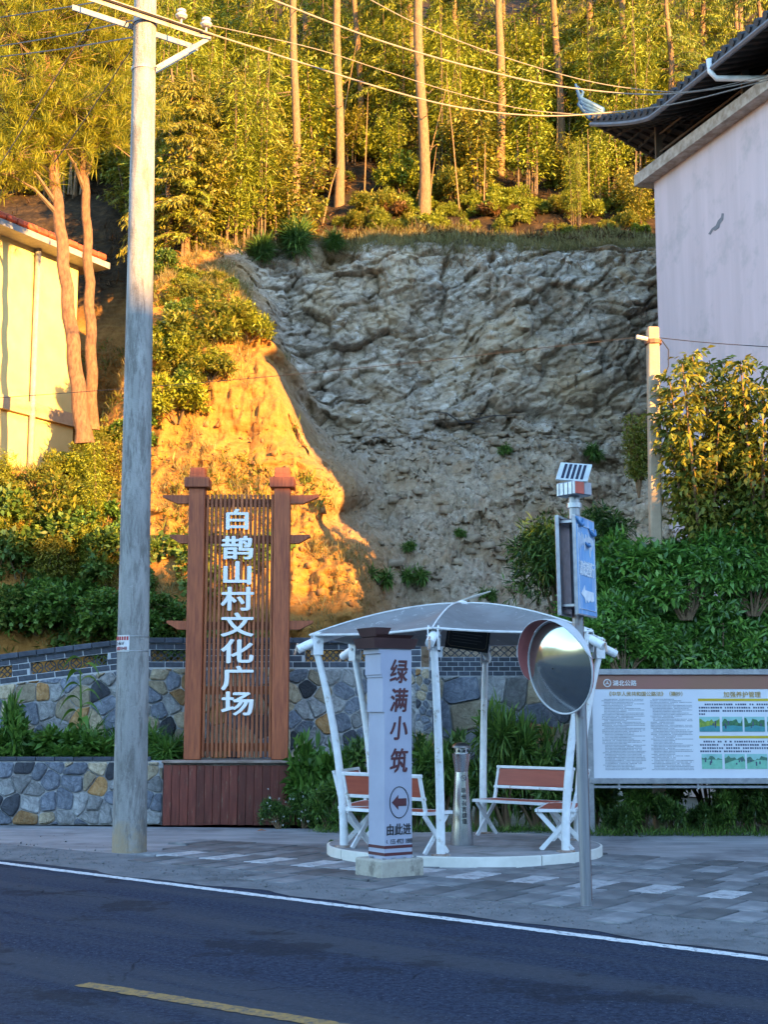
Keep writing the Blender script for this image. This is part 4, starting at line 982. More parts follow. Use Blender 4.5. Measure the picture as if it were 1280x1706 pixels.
# ------------------------------------------------------------------ benches
REDB = mat('red_brown_slat_board', (.40, .085, .045), (.32, .062, .034), 4, .55, bump=.15, bdist=.004, stretch=(.6, 6, 6))
def make_bench():
    b = thing('bench', (0, 0, 0), None, None); L = 1.16                      # local: x along, -y towards the sitter's front
    def part(mb, name, m): return mb.build(name, m, b, world=False)
    for s_ in (-1, 1):
        x = s_ * (L / 2 - .03)
        for k, (ya, yb) in enumerate(((-.20, .17), (.20, -.17))):
            mb = MB(); mb.bar((x + (.0 if k else .026) * s_ * -1, yb, .0), (x + (.0 if k else .026) * s_ * -1, ya, .40), .024, .05, (0, 1, 0), .003); part(mb, 'leg', WHITE)
        mb = MB(); mb.bar((x, .17, .40), (x, .27, .80), .034, .034, (0, 1, 0), .003); part(mb, 'back_upright', WHITE)
    mb = MB()
    for y in (-.21, .20): mb.box((0, y, .415), (L, .032, .034), bev=.003)
    for x in (-L / 2 + .016, L / 2 - .016): mb.box((x, 0, .415), (.032, .378, .034), bev=.003)
    part(mb, 'seat_frame', WHITE)
    mb = MB(); mb.box((0, -.005, .423), (L - .07, .376, .016), bev=.003); part(mb, 'seat_board', REDB)
    def bk_(z): return .17 + .10 * (z - .40) / .40
    mb = MB()
    for z in (.565, .80): mb.box((0, bk_(z), z), (L, .032, .034), (R(-14), 0, 0), bev=.003)
    part(mb, 'back_rail', WHITE)
    mb = MB(); mb.box((0, bk_(.6825), .6825), (L - .10, .016, .20), (R(-14), 0, 0), bev=.003); part(mb, 'back_board', REDB)
    return b
bench = make_bench()
blab = ['white framed bench with red boards, left front, its back to the road', 'white framed bench at the far left of the platform seen from its end',
        'white framed bench at the rear right facing the road', 'white framed bench at the right edge seen from its end behind the mirror pole']
for k, (deg, rr) in enumerate(((-133, 1.10), (-193, 1.10), (47, 1.08), (-13, 1.10))):
    o = bench if k == 0 else copy_tree(bench)
    a = R(deg); o.location = (PC.x + rr * math.cos(a), PC.y + rr * math.sin(a), PT); o.rotation_euler = (0, 0, a - math.pi / 2)
    tag(o, blab[k], 'bench', 'benches under the shelter')

# ------------------------------------------------------------------ cigarette bin
bb = G(770, 1408, PT); bn_ = thing('cigarette_bin', bb, 'waisted stainless steel cigarette bin on the platform', 'bin')
hb = P(770, 1240, bb.y).z - PT; k = hb / 1.13
MB().lathe([(.128, 0), (.130, .015), (.112, .25), (.085, .62), (.075, .80)], bb, 32).build('body', STAINLESS, bn_, smooth='auto')
MB().lathe([(.074, .80), (.076, .81), (.102, .985), (.104, 1.0), (.09, 1.003)], bb, 32).build('collar', STAINLESS, bn_, smooth='auto')
MB().lathe([(.078, 1.003), (.078, 1.065)], bb, 24).build('ash_ring', STAINLESS, bn_, smooth='auto')
for q_ in range(8):
    a = R(22 + 45 * q_); mb = MB(); p = bb + Vector((.0785 * math.cos(a), .0785 * math.sin(a), 1.034)); d = Vector((math.cos(a), math.sin(a), 0))
    mb.tube([p - d * .004, p + d * .002], .017, 10); mb.build('ash_hole', BLACKM, bn_)
MB().lathe([(.105, 1.065), (.106, 1.075), (.09, 1.10), (.05, 1.12), (.01, 1.128)], bb, 32).build('lid', mat('dark_steel_lid', (.20, .19, .19), None, 20, .4, .9), bn_, smooth='auto')
def binr(z): return float(np.interp(z, [0, .25, .62, .80], [.130, .112, .085, .075]))
def on_bin(body, z, size, nm='letter'):
    a0 = R(-75); r_ = binr(z) + .002; vs, fs, w, h_ = text_mb(body, size, .001, .0008)
    me = bpy.data.meshes.new(nm); me.from_pydata([(r_ * math.cos(a0 + v.x / r_), r_ * math.sin(a0 + v.x / r_), z + v.y) if False else ((binr(z + v.y) + .002) * math.cos(a0 + v.x / r_), (binr(z + v.y) + .002) * math.sin(a0 + v.x / r_), z + v.y) for v in vs], [], fs); me.materials.append(DKP); return link(nm, me, bn_)
for ch, z in zip('吸烟有害健康', (.60, .53, .462, .395, .33, .265)): on_bin(ch, z, .062)
mb = MB(); rz_ = .735
def onb(x, z): r_ = binr(z) + .003; a = R(-75) + x / r_; return bb + Vector((r_ * math.cos(a), r_ * math.sin(a), z))
mb.tube([onb(.03 * math.cos(u), rz_ + .03 * math.sin(u)) for u in np.linspace(0, 2 * math.pi, 20)], .003, 5); mb.tube([onb(-.02, rz_ + .02), onb(0, rz_), onb(.02, rz_ - .02)], .003, 5); mb.tube([onb(-.018, rz_ - .002), onb(.018, rz_ + .004)], .003, 5)
mb.build('no_smoking_mark', DKP, bn_)

# ------------------------------------------------------------------ guest-house pylon sign
th_ = R(35); fx, fn = Vector((math.cos(th_), math.sin(th_), 0)), Vector((math.sin(th_), -math.cos(th_), 0))
pk = G(650, 1478); pyl = thing('pylon_sign', pk, 'white stepped pylon sign with brown cap, red characters and an arrow', 'sign')
LIL = mat('pylon_white', (.34, .36, .45), (.30, .32, .41), 3, .45, bump=.05); PBR = mat('dark_brown_metal', (.060, .025, .024), (.045, .018, .018), 5, .5); PRED = mat('maroon_print', (.085, .015, .020), None, 6, .55); PDK = mat('print_black', (.02, .02, .025), None, 6, .5)
FB = mat('stained_cast_concrete', (.46, .43, .36), (.32, .29, .24), 5, .85, bump=.5, bdist=.01, dirt=(.20, .18, .15), dscale=5, dlo=.5, dhi=.68)
zf = P(650, 1442, pk.y).z
corner = G(641, 1432, zf)                                      # near vertical edge of the pylon
def PY(x, d, z): return Vector((corner.x, corner.y, 0)) + fx * x - fn * d + Vector((0, 0, z))   # x along the lettered face, d into the pylon
mb = MB(); mb.prism([PY(-.09, -.07, 0), PY(.42, -.07, 0), PY(.42, .38, 0), PY(-.09, .38, 0)], (0, 0, zf)); 
foot = mb.build('foot_block', FB, pyl)
bv = foot.modifiers.new('bevel', 'BEVEL'); bv.width = .02; bv.segments = 2
PWD, PD = .325, .27
zt2 = P(650, 1080, corner.y).z
z3, z2, z1 = P(650, 1186, corner.y).z, P(650, 1134, corner.y).z, P(650, 1092, corner.y).z
steps = [(0, zf, z3), (.022, z3, z2 + .035), (.034, z2 + .035, z2 + .06), (.046, z2 + .06, z1 + .02), (.068, z1 + .02, zt2)]
for x_, za, zb2 in steps:
    mb = MB(); mb.prism([PY(-x_, 0, za), PY(PWD, 0, za), PY(PWD, PD, za), PY(-x_, PD, za)], (0, 0, zb2 - za)); mb.build('panel', LIL, pyl)
for za, hgt, x0_, x1_, d0, d1 in ((zt2, .10, -.16, PWD + .05, -.05, PD + .05), (zt2 + .10, .035, -.10, PWD + .02, -.02, PD + .02), (zt2 + .115, .085, -.13, .06, -.03, PD + .03)):
    mb = MB(); m_ = .03
    A_ = [PY(x0_ + m_, d0 + m_, za), PY(x1_ - m_, d0 + m_, za), PY(x1_ - m_, d1 - m_, za), PY(x0_ + m_, d1 - m_, za)]; B_ = [PY(x0_, d0, za + hgt), PY(x1_, d0, za + hgt), PY(x1_, d1, za + hgt), PY(x0_, d1, za + hgt)]
    mb.add(A_ + B_, [(3, 2, 1, 0), (4, 5, 6, 7), (0, 1, 5, 4), (1, 2, 6, 5), (2, 3, 7, 6), (3, 0, 4, 7)]); mb.build('cap', PBR, pyl)
def pzz(py): return P(665, py, corner.y + .06).z
cx_ = PWD * .53
for ch, py in zip('绿满小筑', (1118, 1166, 1213, 1276 - 9)):
    q0 = PY(cx_, -.003, pzz(py)); text_part(ch, .245, q0, fx, (0, 0, 1), PRED, pyl, depth=.003, bold=.0055, sx=.88, sy=1.0, shear=.10)
zc_ = pzz(1337); mb = MB()
ring = [PY(cx_ + .112 * math.cos(u), -.004, zc_ + .148 * math.sin(u)) for u in np.linspace(0, 2 * math.pi, 33)]
mb.tube(ring, .0045, 6, False); mb.build('arrow_ring', PDK, pyl)
mb = MB(); mb.prism([PY(cx_ + x, -.001, zc_ + z) for x, z in ((-.088, 0), (-.012, .070), (-.012, .036), (.086, .036), (.086, -.036), (-.012, -.036), (-.012, -.070))], fn * .003); mb.build('arrow', PRED, pyl)
text_part('由此进', .115, PY(cx_ - .005, -.003, pzz(1382)), fx, (0, 0, 1), PDK, pyl, depth=.003, bold=.002, sx=.86)
text_part('155 4923 1888', .064, PY(cx_ + .025, -.003, pzz(1402)), fx, (0, 0, 1), PDK, pyl, depth=.003, bold=.0, sx=.68)
mb = MB(); mb.tube([PY(.03, -.002, pzz(1402) + .018), PY(.022, -.002, pzz(1402)), PY(.034, -.002, pzz(1402) - .017)], .003, 5); mb.build('phone_mark', PDK, pyl)
for py in (1411, 1423):
    z_ = pzz(py); mb = MB(); mb.prism([PY(-.003, -.003, z_ - .014), PY(PWD + .003, -.003, z_ - .014), PY(PWD + .003, PD + .003, z_ - .014), PY(-.003, PD + .003, z_ - .014)], (0, 0, .028)); mb.build('stripe', PRED, pyl)
for x_, d_ in ((-.02, -.02), (.1, -.02), (.22, -.02), (PWD + .02, -.02), (-.02, .2)):
    MB().box(PY(x_, d_, zf + .008), (.03, .03, .016)).build('anchor_bolt', STEEL, pyl)

# ------------------------------------------------------------------ road sign pole with convex mirror
mp = G(978, 1515); mtp = P(957, 825, mp.y - .12)
sgp = thing('mirror_pole', mp, 'steel road pole carrying a convex mirror, blue panel sign and solar lamp', 'sign pole')
RUST = mat('galvanised_rust_streaked', (.36, .37, .40), (.26, .27, .30), 8, .42, .75, dirt=(.22, .075, .025), dscale=1.5, dlo=.60, dhi=.66, stretch=(5, 5, .15))
mb = MB(); mb.tube([mp + (mtp - mp) * u for u in np.linspace(0, 1, 12)], [.047] * 12, 20); mb.build('pole', RUST, sgp, smooth='auto')
rust = mat('rust_streak', (.26, .085, .03), (.16, .05, .025), 8, .85, stretch=(3, 3, .3))
mb = MB()                                                     # rust strip down the right side
for u in np.linspace(.02, .80, 20):
    c0 = mp + (mtp - mp) * u; w_ = .30 + .12 * math.sin(u * 23) + .06 * math.sin(u * 61)
    for a in np.linspace(-.45, -.45 + w_ * 2, 4): mb.v.append((c0.x + .0485 * math.cos(a), c0.y + .0485 * math.sin(a), c0.z))
for i in range(19):
    for k in range(3): mb.f.append((4 * i + k, 4 * i + 4 + k, 4 * i + 5 + k, 4 * i + 1 + k)); mb.mi.append(0)
mb.build('rust_streak', rust, sgp)
# mirror
mc = P(933, 1112, mp.y - .22); mnrm = Vector((-.80, -.56, -.15)).normalized(); mu = (Vector((-.30, 0, 1)) - mnrm * Vector((-.30, 0, 1)).dot(mnrm)).normalized(); mx_ = mu.cross(mnrm).normalized()
MR = .375
def MP(r_, a, o): return mc + (mx_ * math.cos(a) + mu * math.sin(a)) * r_ + mnrm * o
mir = thing('x', (0, 0, 0), None, None); bpy.data.objects.remove(mir)
seg = 48
mb = MB(); rings = 10
for i in range(rings + 1):
    r_ = MR * i / rings; o_ = .075 * (1 - (i / rings) ** 2)
    for j in range(seg): mb.v.append(tuple(MP(max(r_, .001), 2 * math.pi * j / seg, o_)))
for i in range(rings):
    for j in range(seg): mb.f.append((i * seg + j, i * seg + (j + 1) % seg, (i + 1) * seg + (j + 1) % seg, (i + 1) * seg + j)); mb.mi.append(0)
t = NT('convex_mirror'); t.col(t.ramp(t.noise(2.2, 6), [(.3, (.34, .37, .36)), (.7, (.46, .49, .48))])); t.set(.13, .92)
mirror = mb.build('mirror', t.m, sgp, smooth=True)
GRYM = mat('grey_mirror_shell', (.52, .52, .54), (.44, .44, .46), 6, .5); PINK = mat('faded_red_shell', (.42, .13, .12), (.34, .10, .10), 6, .55)
mb = MB(); mb.tube([MP(MR + .004, u, .0) for u in np.linspace(0, 2 * math.pi, 49)], .008, 8, False); mb.build('rim', GRYM, mirror, smooth=True)
mb = MB()
for i in range(7):
    r_ = MR * math.cos(i / 6 * 1.3); o_ = -.012 - .09 * math.sin(i / 6 * 1.45)
    for j in range(seg): mb.v.append(tuple(MP(r_, 2 * math.pi * j / seg, o_)))
for i in range(6):
    for j in range(seg): mb.f.append((i * seg + j, i * seg + (j + 1) % seg, (i + 1) * seg + (j + 1) % seg, (i + 1) * seg + j)); mb.mi.append(0)
mb.build('shell', PINK, mirror, smooth=True)
mb = MB(); n = 28                                             # hood over the upper edge, red inside and grey outside
for lay in (0, 1):
    for i in range(n + 1):
        u = i / n; a = R(-2) + R(186) * u; dep = .135 * math.sin(math.pi * min(1, max(0, u))) ** .55 + .004
        for o_ in (0, .5, 1): mb.v.append(tuple(MP(MR + .018 + (.004 if lay else 0) + .012 * o_, a, dep * o_)))
for lay in (0, 1):
    mb.cur = lay
    for i in range(n):
        for k in range(2):
            o_ = lay * (n + 1) * 3 + i * 3 + k; mb.f.append((o_, o_ + 3, o_ + 4, o_ + 1) if lay else (o_, o_ + 1, o_ + 4, o_ + 3)); mb.mi.append(lay)
for i in range(n): o_ = i * 3 + 2; p_ = (n + 1) * 3 + i * 3 + 2; mb.f.append((o_, o_ + 3, p_ + 3, p_)); mb.mi.append(1)
mb.build('hood', [PINK, GRYM], mirror, smooth=True)
mb = MB(); mb.tube([MP(0, 0, .074), MP(0, 0, .079)], .008, 8); mb.build('centre_bolt', BLACKM, mirror)
pz_ = mp + (mtp - mp) * ((mc.z) / mtp.z)
mb = MB(); mb.bar(mc - mnrm * .08, pz_, .05, .03); mb.lathe([(.049, -.03), (.058, -.03), (.058, .03), (.049, .03)], pz_, 16); mb.build('mirror_bracket', STEEL, mirror)
# twin blue panels
pa_ = R(64); sx_ = Vector((math.cos(pa_), math.sin(pa_), 0)); sn_ = Vector((math.sin(pa_), -math.cos(pa_), 0))
pct = mp + (mtp - mp) * (P(957, 945, mp.y - .1).z / mtp.z); SW, SH_ = .50, .80
BLU = NT('faded_blue_sign'); g_ = BLU.noise(3, 5); cc_ = BLU.ramp(g_, [(.3, (.10, .26, .52)), (.7, (.16, .36, .62))]); pk_ = BLU.ramp(BLU.noise(4, 7, .7, stretch=(6, 6, .5)), [(.52, (0, 0, 0)), (.66, (.8, .8, .8))]); BLU.col(BLU.mix(pk_, cc_, (.45, .48, .60))); BLU.set(.5); BLU = BLU.m
SWH = mat('peeling_white_film', (.72, .73, .76), (.55, .58, .64), 14, .6)
lean = Vector((-.012, 0, 1)).normalized()
def SP(x, z, o): return pct + sx_ * x + lean * z + sn_ * o
for sgn in (1, -1):
    of = .085 * sgn
    mb = MB(); mb.prism([SP(-SW / 2, -SH_ / 2, of), SP(SW / 2, -SH_ / 2, of), SP(SW / 2, SH_ / 2, of), SP(-SW / 2, SH_ / 2, of)], sn_ * .004 * sgn)
    pn = mb.build('sign_panel', BLU if sgn > 0 else STEEL, sgp)
    mb = MB()
    for z_ in (-SH_ / 2, SH_ / 2): mb.bar(SP(-SW / 2, z_, of - .012 * sgn), SP(SW / 2, z_, of - .012 * sgn), .03, .02)
    for x_ in (-SW / 2, SW / 2): mb.bar(SP(x_, -SH_ / 2, of - .012 * sgn), SP(x_, SH_ / 2, of - .012 * sgn), .03, .022)
    mb.build('panel_frame', STEEL, pn)
    if sgn > 0:
        o_ = of + .006; mb = MB()
        for a_, b_ in (((-.215, -.36), (.215, -.36)), ((.215, -.36), (.215, .33)), ((.215, .33), (-.215, .33)), ((-.215, .33), (-.215, -.36))): mb.bar(SP(*a_, o_), SP(*b_, o_), .003, .012, sn_)
        mb.build('white_border', SWH, pn)
        for k, ch in enumerate('请减速慢行'):
            text_part(ch, .085, SP(-.155 + k * .078, -.02, o_), sx_, lean, SWH, pn, depth=.002, bold=.002, sy=1.55)
        rr_ = random.Random(3)
        for k in range(11):                                    # torn film where the upper lettering has peeled away
            x_ = -.18 + k * .036; zt__ = .27 - rr_.uniform(0, .05); zb__ = .10 + rr_.uniform(0, .09); w_ = rr_.uniform(.006, .016)
            mb = MB(); mb.prism([SP(x_ - w_, zb__, o_), SP(x_ + w_ * .4, zb__ - .02, o_), SP(x_ + w_, zt__, o_), SP(x_ - w_ * .7, zt__ + .01, o_)], sn_ * .002); mb.build('peeled_film', SWH, pn)
        mb = MB(); mb.prism([SP(x_, -.245 + z_, o_) for x_, z_ in ((-.17, .01), (-.07, .085), (-.06, .045), (.17, .04), (.17, -.03), (.10, -.045), (.06, -.03), (.02, -.055), (-.03, -.03), (-.055, -.065), (-.08, -.02))], sn_ * .002); mb.build('arrow', SWH, pn)
        CUR = mat('curled_blue_film', (.07, .22, .46), None, 8, .45)
        for x_, z_, L_ in ((-.16, .385, .10), (.17, .33, .09), (.02, .02 + .18, .05)):
            mb = MB(); mb.tube([SP(x_ - L_, z_, o_ + .004), SP(x_ - L_ * .2, z_ - L_ * .55, o_ + .02), SP(x_ + L_ * .3, z_ - L_ * .5, o_ + .02), SP(x_ + L_, z_ + L_ * .1, o_ + .004)], [.008, .016, .016, .006], 6); mb.build('curled_film', CUR, pn, smooth=True)
for z_ in (-.33, .36):
    mb = MB(); mb.bar(SP(-.2, z_, 0), SP(.2, z_, 0), .165, .02); mb.build('panel_strut', STEEL, sgp)
# lamp box and solar panel on top
lb = mp + (mtp - mp) * (P(957, 820, mp.y).z / mtp.z); la = R(38); lx, ln = Vector((math.cos(la), math.sin(la), 0)), Vector((math.sin(la), -math.cos(la), 0))
REDL = mat('red_lamp_lens', (.50, .06, .03), None, 6, .4); GREYL = mat('grey_lamp_lens', (.32, .30, .34), None, 6, .35)
Mx = Matrix((lx, -ln, Vector((0, 0, 1)))).transposed()
MB().box(lb, (.20, .215, .115), Mx, bev=.008).build('lamp_box', STEEL, sgp)
MB().box(lb + ln * .110 - lx * .045, (.10, .012, .10), Mx, bev=.003).build('lamp_lens', REDL, sgp)
MB().box(lb + ln * .110 + lx * .052, (.085, .010, .10), Mx, bev=.003).build('lamp_lens', GREYL, sgp)
for k in range(4): MB().box(lb - lx * .103 + ln * (-.075 + k * .05), (.008, .006, .10), Mx).build('box_rib', STEEL, sgp)
st_ = P(957, 787, lb.y); tilt = Matrix.Rotation(R(8), 3, 'Y') @ Matrix.Rotation(R(-20), 3, 'Z') @ Matrix.Rotation(R(58), 3, 'X')
MB().box(st_, (.27, .20, .016), tilt, bev=.002).build('solar_panel', mat('pale_aluminium', (.60, .63, .62), None, 12, .4, .4), sgp)
CELL = mat('solar_cell', (.012, .016, .04), None, 12, .2)
for k in range(5): MB().box(st_ + tilt @ Vector((-.082 + k * .041, 0, .009)), (.024, .165, .004), tilt).build('solar_cell', CELL, sgp)
mb = MB(); mb.bar(lb + Vector((0, 0, .05)), st_ - tilt @ Vector((0, 0, .012)), .03, .03); mb.build('panel_stem', STEEL, sgp)
mb = MB(); mb.lathe([(.048, -.02), (.062, -.02), (.062, .02), (.048, .02)], mp + (mtp - mp) * (P(957, 846, mp.y).z / mtp.z), 16); mb.build('pole_clamp', STEEL, sgp)

# ------------------------------------------------------------------ notice board
YB = 18.5
def bx_(px, py=1200): return P(px, py, YB).x
def bz(py): return P(1130, py, YB).z
nbo = thing('notice_board', (bx_(1200), YB, 0), 'wide white notice board with brown header in a grey steel frame', 'notice board')
X0, X1 = bx_(988), bx_(1470); Z0, Z1 = bz(1297), bz(1122)
NBW = mat('board_white', (.66, .69, .74), (.61, .64, .70), 1.5, .35); NBH = mat('board_header_brown', (.30, .12, .10), (.26, .13, .08), .8, .4)
MB().box(((X0 + X1) / 2, YB + .03, (Z0 + Z1) / 2), (X1 - X0, .05, Z1 - Z0)).build('board', NBW, nbo)
hz0 = bz(1148); MB().box(((X0 + X1) / 2, YB + .003, (hz0 + Z1) / 2), (X1 - X0 - .03, .006, Z1 - hz0)).build('header', NBH, nbo)
for (a_, b_, s_) in (((X0, Z0 - .03), (X1, Z0 - .03), 'h'), ((X0, Z1 + .02), (X1, Z1 + .02), 'h')):
    MB().box(((a_[0] + b_[0]) / 2, YB + .02, a_[1]), (b_[0] - a_[0] + .1, .12, .075), bev=.005).build('frame_rail', STEEL, nbo)
for x in (X0 - .05, X1 + .05): MB().box((x, YB + .03, Z1 / 2 + .01), (.10, .10, Z1 + .10), bev=.005).build('frame_post', STEEL, nbo)
MB().box(((X0 + X1) / 2, YB + .02, bz(1311)), (X1 - X0, .05, .035), bev=.004).build('lower_rail', STEEL, nbo)
for px in (1030, 1161, 1300): MB().box((bx_(px), YB + .02, (bz(1311) + Z0) / 2 - .02), (.022, .03, abs(Z0 - bz(1311)) + .02)).build('rail_stud', WHITE, nbo)
yf = YB + .0035; HW = mat('header_white_print', (.78, .78, .78), None, 5, .5); GLD = mat('gold_print', (.45, .30, .08), None, 6, .5); GTX = mat('grey_text_print', (.25, .29, .34), None, 6, .6); NTX = mat('navy_text_print', (.07, .09, .16), None, 6, .6)
yh_ = YB - .0015
lc = Vector((bx_(1014), yh_, bz(1138))); mb = MB(); mb.tube([lc + Vector((.047 * math.cos(u), 0, .047 * math.sin(u))) for u in np.linspace(0, 2 * math.pi, 25)], .007, 6, False)
for u in (90, 210, 330): 
    d = Vector((math.cos(R(u)), 0, math.sin(R(u)))); n_ = Vector((-d.z, 0, d.x)); mb.prism([lc + d * .040, lc + n_ * .011, lc - n_ * .011], (0, -.003, 0)); 
mb.build('road_emblem', HW, nbo)
text_part('湖北公路', .080, (bx_(1043), yh_, bz(1138)), (1, 0, 0), (0, 0, 1), HW, nbo, depth=.003, bold=.0015)
text_part('《中华人民共和国公路法》（摘抄）', .066, (bx_(1078), yf, bz(1156)), (1, 0, 0), (0, 0, 1), GLD, nbo, depth=.003, bold=.0008)
text_part('加强养护管理', .083, (bx_(1239), yf, bz(1157)), (1, 0, 0), (0, 0, 1), GLD, nbo, depth=.003, bold=.001)
rr_ = random.Random(9)
def dashes(x0_, x1_, z_, hgt, m, gap=.10, cw=.02, name='text_line'):
    mb = MB(); x = x0_
    while x < x1_:
        w_ = cw * rr_.uniform(.65, 1.0)
        if rr_.random() > gap: mb.add([(x, yf, z_ - hgt / 2), (min(x + w_, x1_), yf, z_ - hgt / 2), (min(x + w_, x1_), yf, z_ + hgt / 2 * rr_.uniform(.6, 1)), (x, yf, z_ + hgt / 2)], [(0, 1, 2, 3)])
        x += cw * 1.12
    if mb.f: mb.build(name, m, nbo)['kind'] = 'stuff'
for col, (xa_, xb_) in enumerate(((1004, 1075), (1085, 1155))):
    py = 1165
    while py < 1284:
        dashes(bx_(xa_ + (4 if rr_.random() < .5 else 0)), bx_(xb_ - rr_.choice([0, 0, 1, 6, 18, 30])), bz(py), .0105, GTX, .04, .015); py += 2.55
for pyb in (1166, 1228):
    mb = MB(); mb.box(((bx_(1165) + bx_(1330)) / 2, yf + .001, bz(pyb)), (bx_(1330) - bx_(1165), .004, .034)); mb.build('yellow_bar', mat('yellow_bar', (.52, .42, .03), (.45, .33, .02), 1.5, .5), nbo)
    for k in range(4): dashes(bx_(1172 if k == 0 else 1166), bx_(1330 if k < 3 else (1176 if pyb == 1166 else 1250)), bz(pyb + 7.5 + k * 5.4), .024, NTX, .10, .028)
def photo(x0_, x1_, z0_, z1_, sky_c, hill_c, road_c, seed, road_h):
    r2 = random.Random(seed); pn = MB(); pn.box(((x0_ + x1_) / 2, yf, (z0_ + z1_) / 2), (x1_ - x0_, .003, z1_ - z0_)); ph = pn.build('printed_photo', sky_c, nbo)
    y_ = yf - .003; w_, h_ = x1_ - x0_, z1_ - z0_
    top = [(x0_ + w_ * k / 10, y_, z0_ + h_ * (.55 + .38 * r2.random())) for k in range(11)]
    m1 = MB(); m1.add([(x0_, y_, z0_)] + top + [(x1_, y_, z0_)], [tuple(range(13))]); m1.build('printed_hill', hill_c, ph)
    m1 = MB(); m1.add([(x0_, y_ - .001, z0_), (x1_, y_ - .001, z0_), (x1_, y_ - .001, z0_ + h_ * road_h * r2.uniform(.7, 1)), (x0_ + w_ * .55, y_ - .001, z0_ + h_ * road_h), (x0_, y_ - .001, z0_ + h_ * road_h * r2.uniform(.5, 1))], [(0, 1, 2, 3, 4)]); m1.build('printed_road', road_c, ph)
    for k in range(3):
        xx = x0_ + w_ * r2.uniform(.15, .85); zz = z0_ + h_ * r2.uniform(.3, .6); m1 = MB(); m1.box((xx, y_ - .002, zz), (w_ * .07, .001, h_ * r2.uniform(.12, .3))); m1.build('printed_figure', NTX, ph)
SKY1 = mat('print_pale_aqua', (.30, .58, .55), None, 4, .4); YG1 = mat('print_yellow_green', (.30, .40, .05), (.10, .22, .04), 22, .4); GN1 = mat('print_green', (.06, .22, .08), (.02, .09, .06), 25, .4); RD1 = mat('print_teal_road', (.06, .30, .33), None, 12, .4); RD2 = mat('print_mint_road', (.20, .52, .38), None, 12, .4); DK1 = mat('print_dark_teal', (.03, .10, .10), (.10, .25, .14), 20, .4)
for k, (xa_, xb_) in enumerate(((1166, 1200), (1204, 1238), (1241, 1275), (1279, 1312))):
    photo(bx_(xa_), bx_(xb_), bz(1219), bz(1194), SKY1, YG1 if k == 0 else GN1, RD1, k, .42)
    photo(bx_(xa_ + 2), bx_(xb_ + 2), bz(1281), bz(1256), SKY1, DK1, RD2, k + 10, .62)
# orange scrap of litter by the planter
lp = G(436, 1385); mb = MB(); mb.add([lp + Vector(v) for v in ((-.05, -.03, .008), (.0, -.045, .02), (.06, -.02, .01), (.05, .03, .012), (-.01, .04, .03), (-.055, .02, .01))], [(0, 1, 4, 5), (1, 2, 3, 4)])
tag(mb.build('fallen_leaf', mat('orange_leaf', (.42, .12, .03), None, 9, .7)), 'curled orange leaf lying on the pavement before the planter', 'leaf')

# ------------------------------------------------------------------ vegetation
L_FOR = [leaf_mat('leaf_forest_yellow_green', [(0.105, 0.131, 0.013), (0.212, 0.243, 0.018), (0.293, 0.317, 0.026), (0.289, 0.340, 0.038)], trans=.2),
         leaf_mat('leaf_forest_olive', [(0.088, 0.101, 0.013), (0.167, 0.171, 0.018), (0.275, 0.232, 0.023), (0.313, 0.282, 0.038)], trans=.2),
         leaf_mat('leaf_conifer', [(0.068, 0.094, 0.013), (0.146, 0.177, 0.018), (0.216, 0.249, 0.026), (0.293, 0.291, 0.032)], trans=.2)]
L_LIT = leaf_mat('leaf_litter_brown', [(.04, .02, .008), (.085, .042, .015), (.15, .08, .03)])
L_DRY = leaf_mat('leaf_dry_brown', [(0.130, 0.058, 0.019), (0.221, 0.111, 0.039), (0.286, 0.169, 0.065)])
L_GLOSS = leaf_mat('leaf_glossy_green', [(0.038, 0.101, 0.017), (0.068, 0.184, 0.025), (0.107, 0.255, 0.037), (0.181, 0.340, 0.052)], rough=.32, trans=.22)
L_MID = leaf_mat('leaf_mid_green', [(0.036, 0.080, 0.014), (0.070, 0.150, 0.024), (0.110, 0.220, 0.032), (0.170, 0.280, 0.045)], trans=.3)
L_DARK = leaf_mat('leaf_dark_hedge', [(0.027, 0.058, 0.014), (0.049, 0.107, 0.022), (0.082, 0.165, 0.029), (0.146, 0.231, 0.040)], rough=.45, trans=.2)
L_FRESH = leaf_mat('leaf_fresh_green', [(0.049, 0.119, 0.017), (0.084, 0.189, 0.025), (0.126, 0.238, 0.035)], trans=.3)
L_YEL = leaf_mat('leaf_yellowing', [(0.077, 0.119, 0.019), (0.155, 0.191, 0.027), (0.248, 0.254, 0.034), (0.306, 0.239, 0.041)], trans=.35)
L_GRASS = leaf_mat('leaf_dry_grass', [(0.130, 0.124, 0.039), (0.221, 0.182, 0.065), (0.320, 0.260, 0.104)])
BARK = mat('conifer_bark', (.27, .16, .075), (.14, .08, .038), 7, .9, bump=.7, bdist=.03, stretch=(5, 5, 1))
PBARK = mat('pine_bark', (.34, .17, .085), (.15, .075, .04), 6, .9, bump=.9, bdist=.05, stretch=(4, 4, 1.3))
TWIG = mat('twig', (.17, .115, .06), (.11, .07, .04), 9, .9)
def rdir(n, zmin=-1.0):
    d = norm(RNG.normal(0, 1, (n, 3))); d[:, 2] = np.where(d[:, 2] < zmin, -d[:, 2], d[:, 2]); return d
def rosettes(T, D, k, L, W, m, name, spread=.9, droop=0.0, lv=.3):
    """k leaves around each twig tip T with direction D"""
    n = len(T); C = np.repeat(T, k, 0); dd = np.repeat(D, k, 0)
    side = rdir(n * k); dirs = norm(dd * (1 - spread * .45) + side * spread + np.array([0, 0, -droop]))
    C = C + dd * RNG.uniform(-1.2, .2, (n * k, 1)) * L * .8 + side * L * .08
    return leaf_arrays(C, dirs, L * RNG.uniform(1 - lv, 1 + lv, n * k), W * RNG.uniform(1 - lv, 1 + lv, n * k))
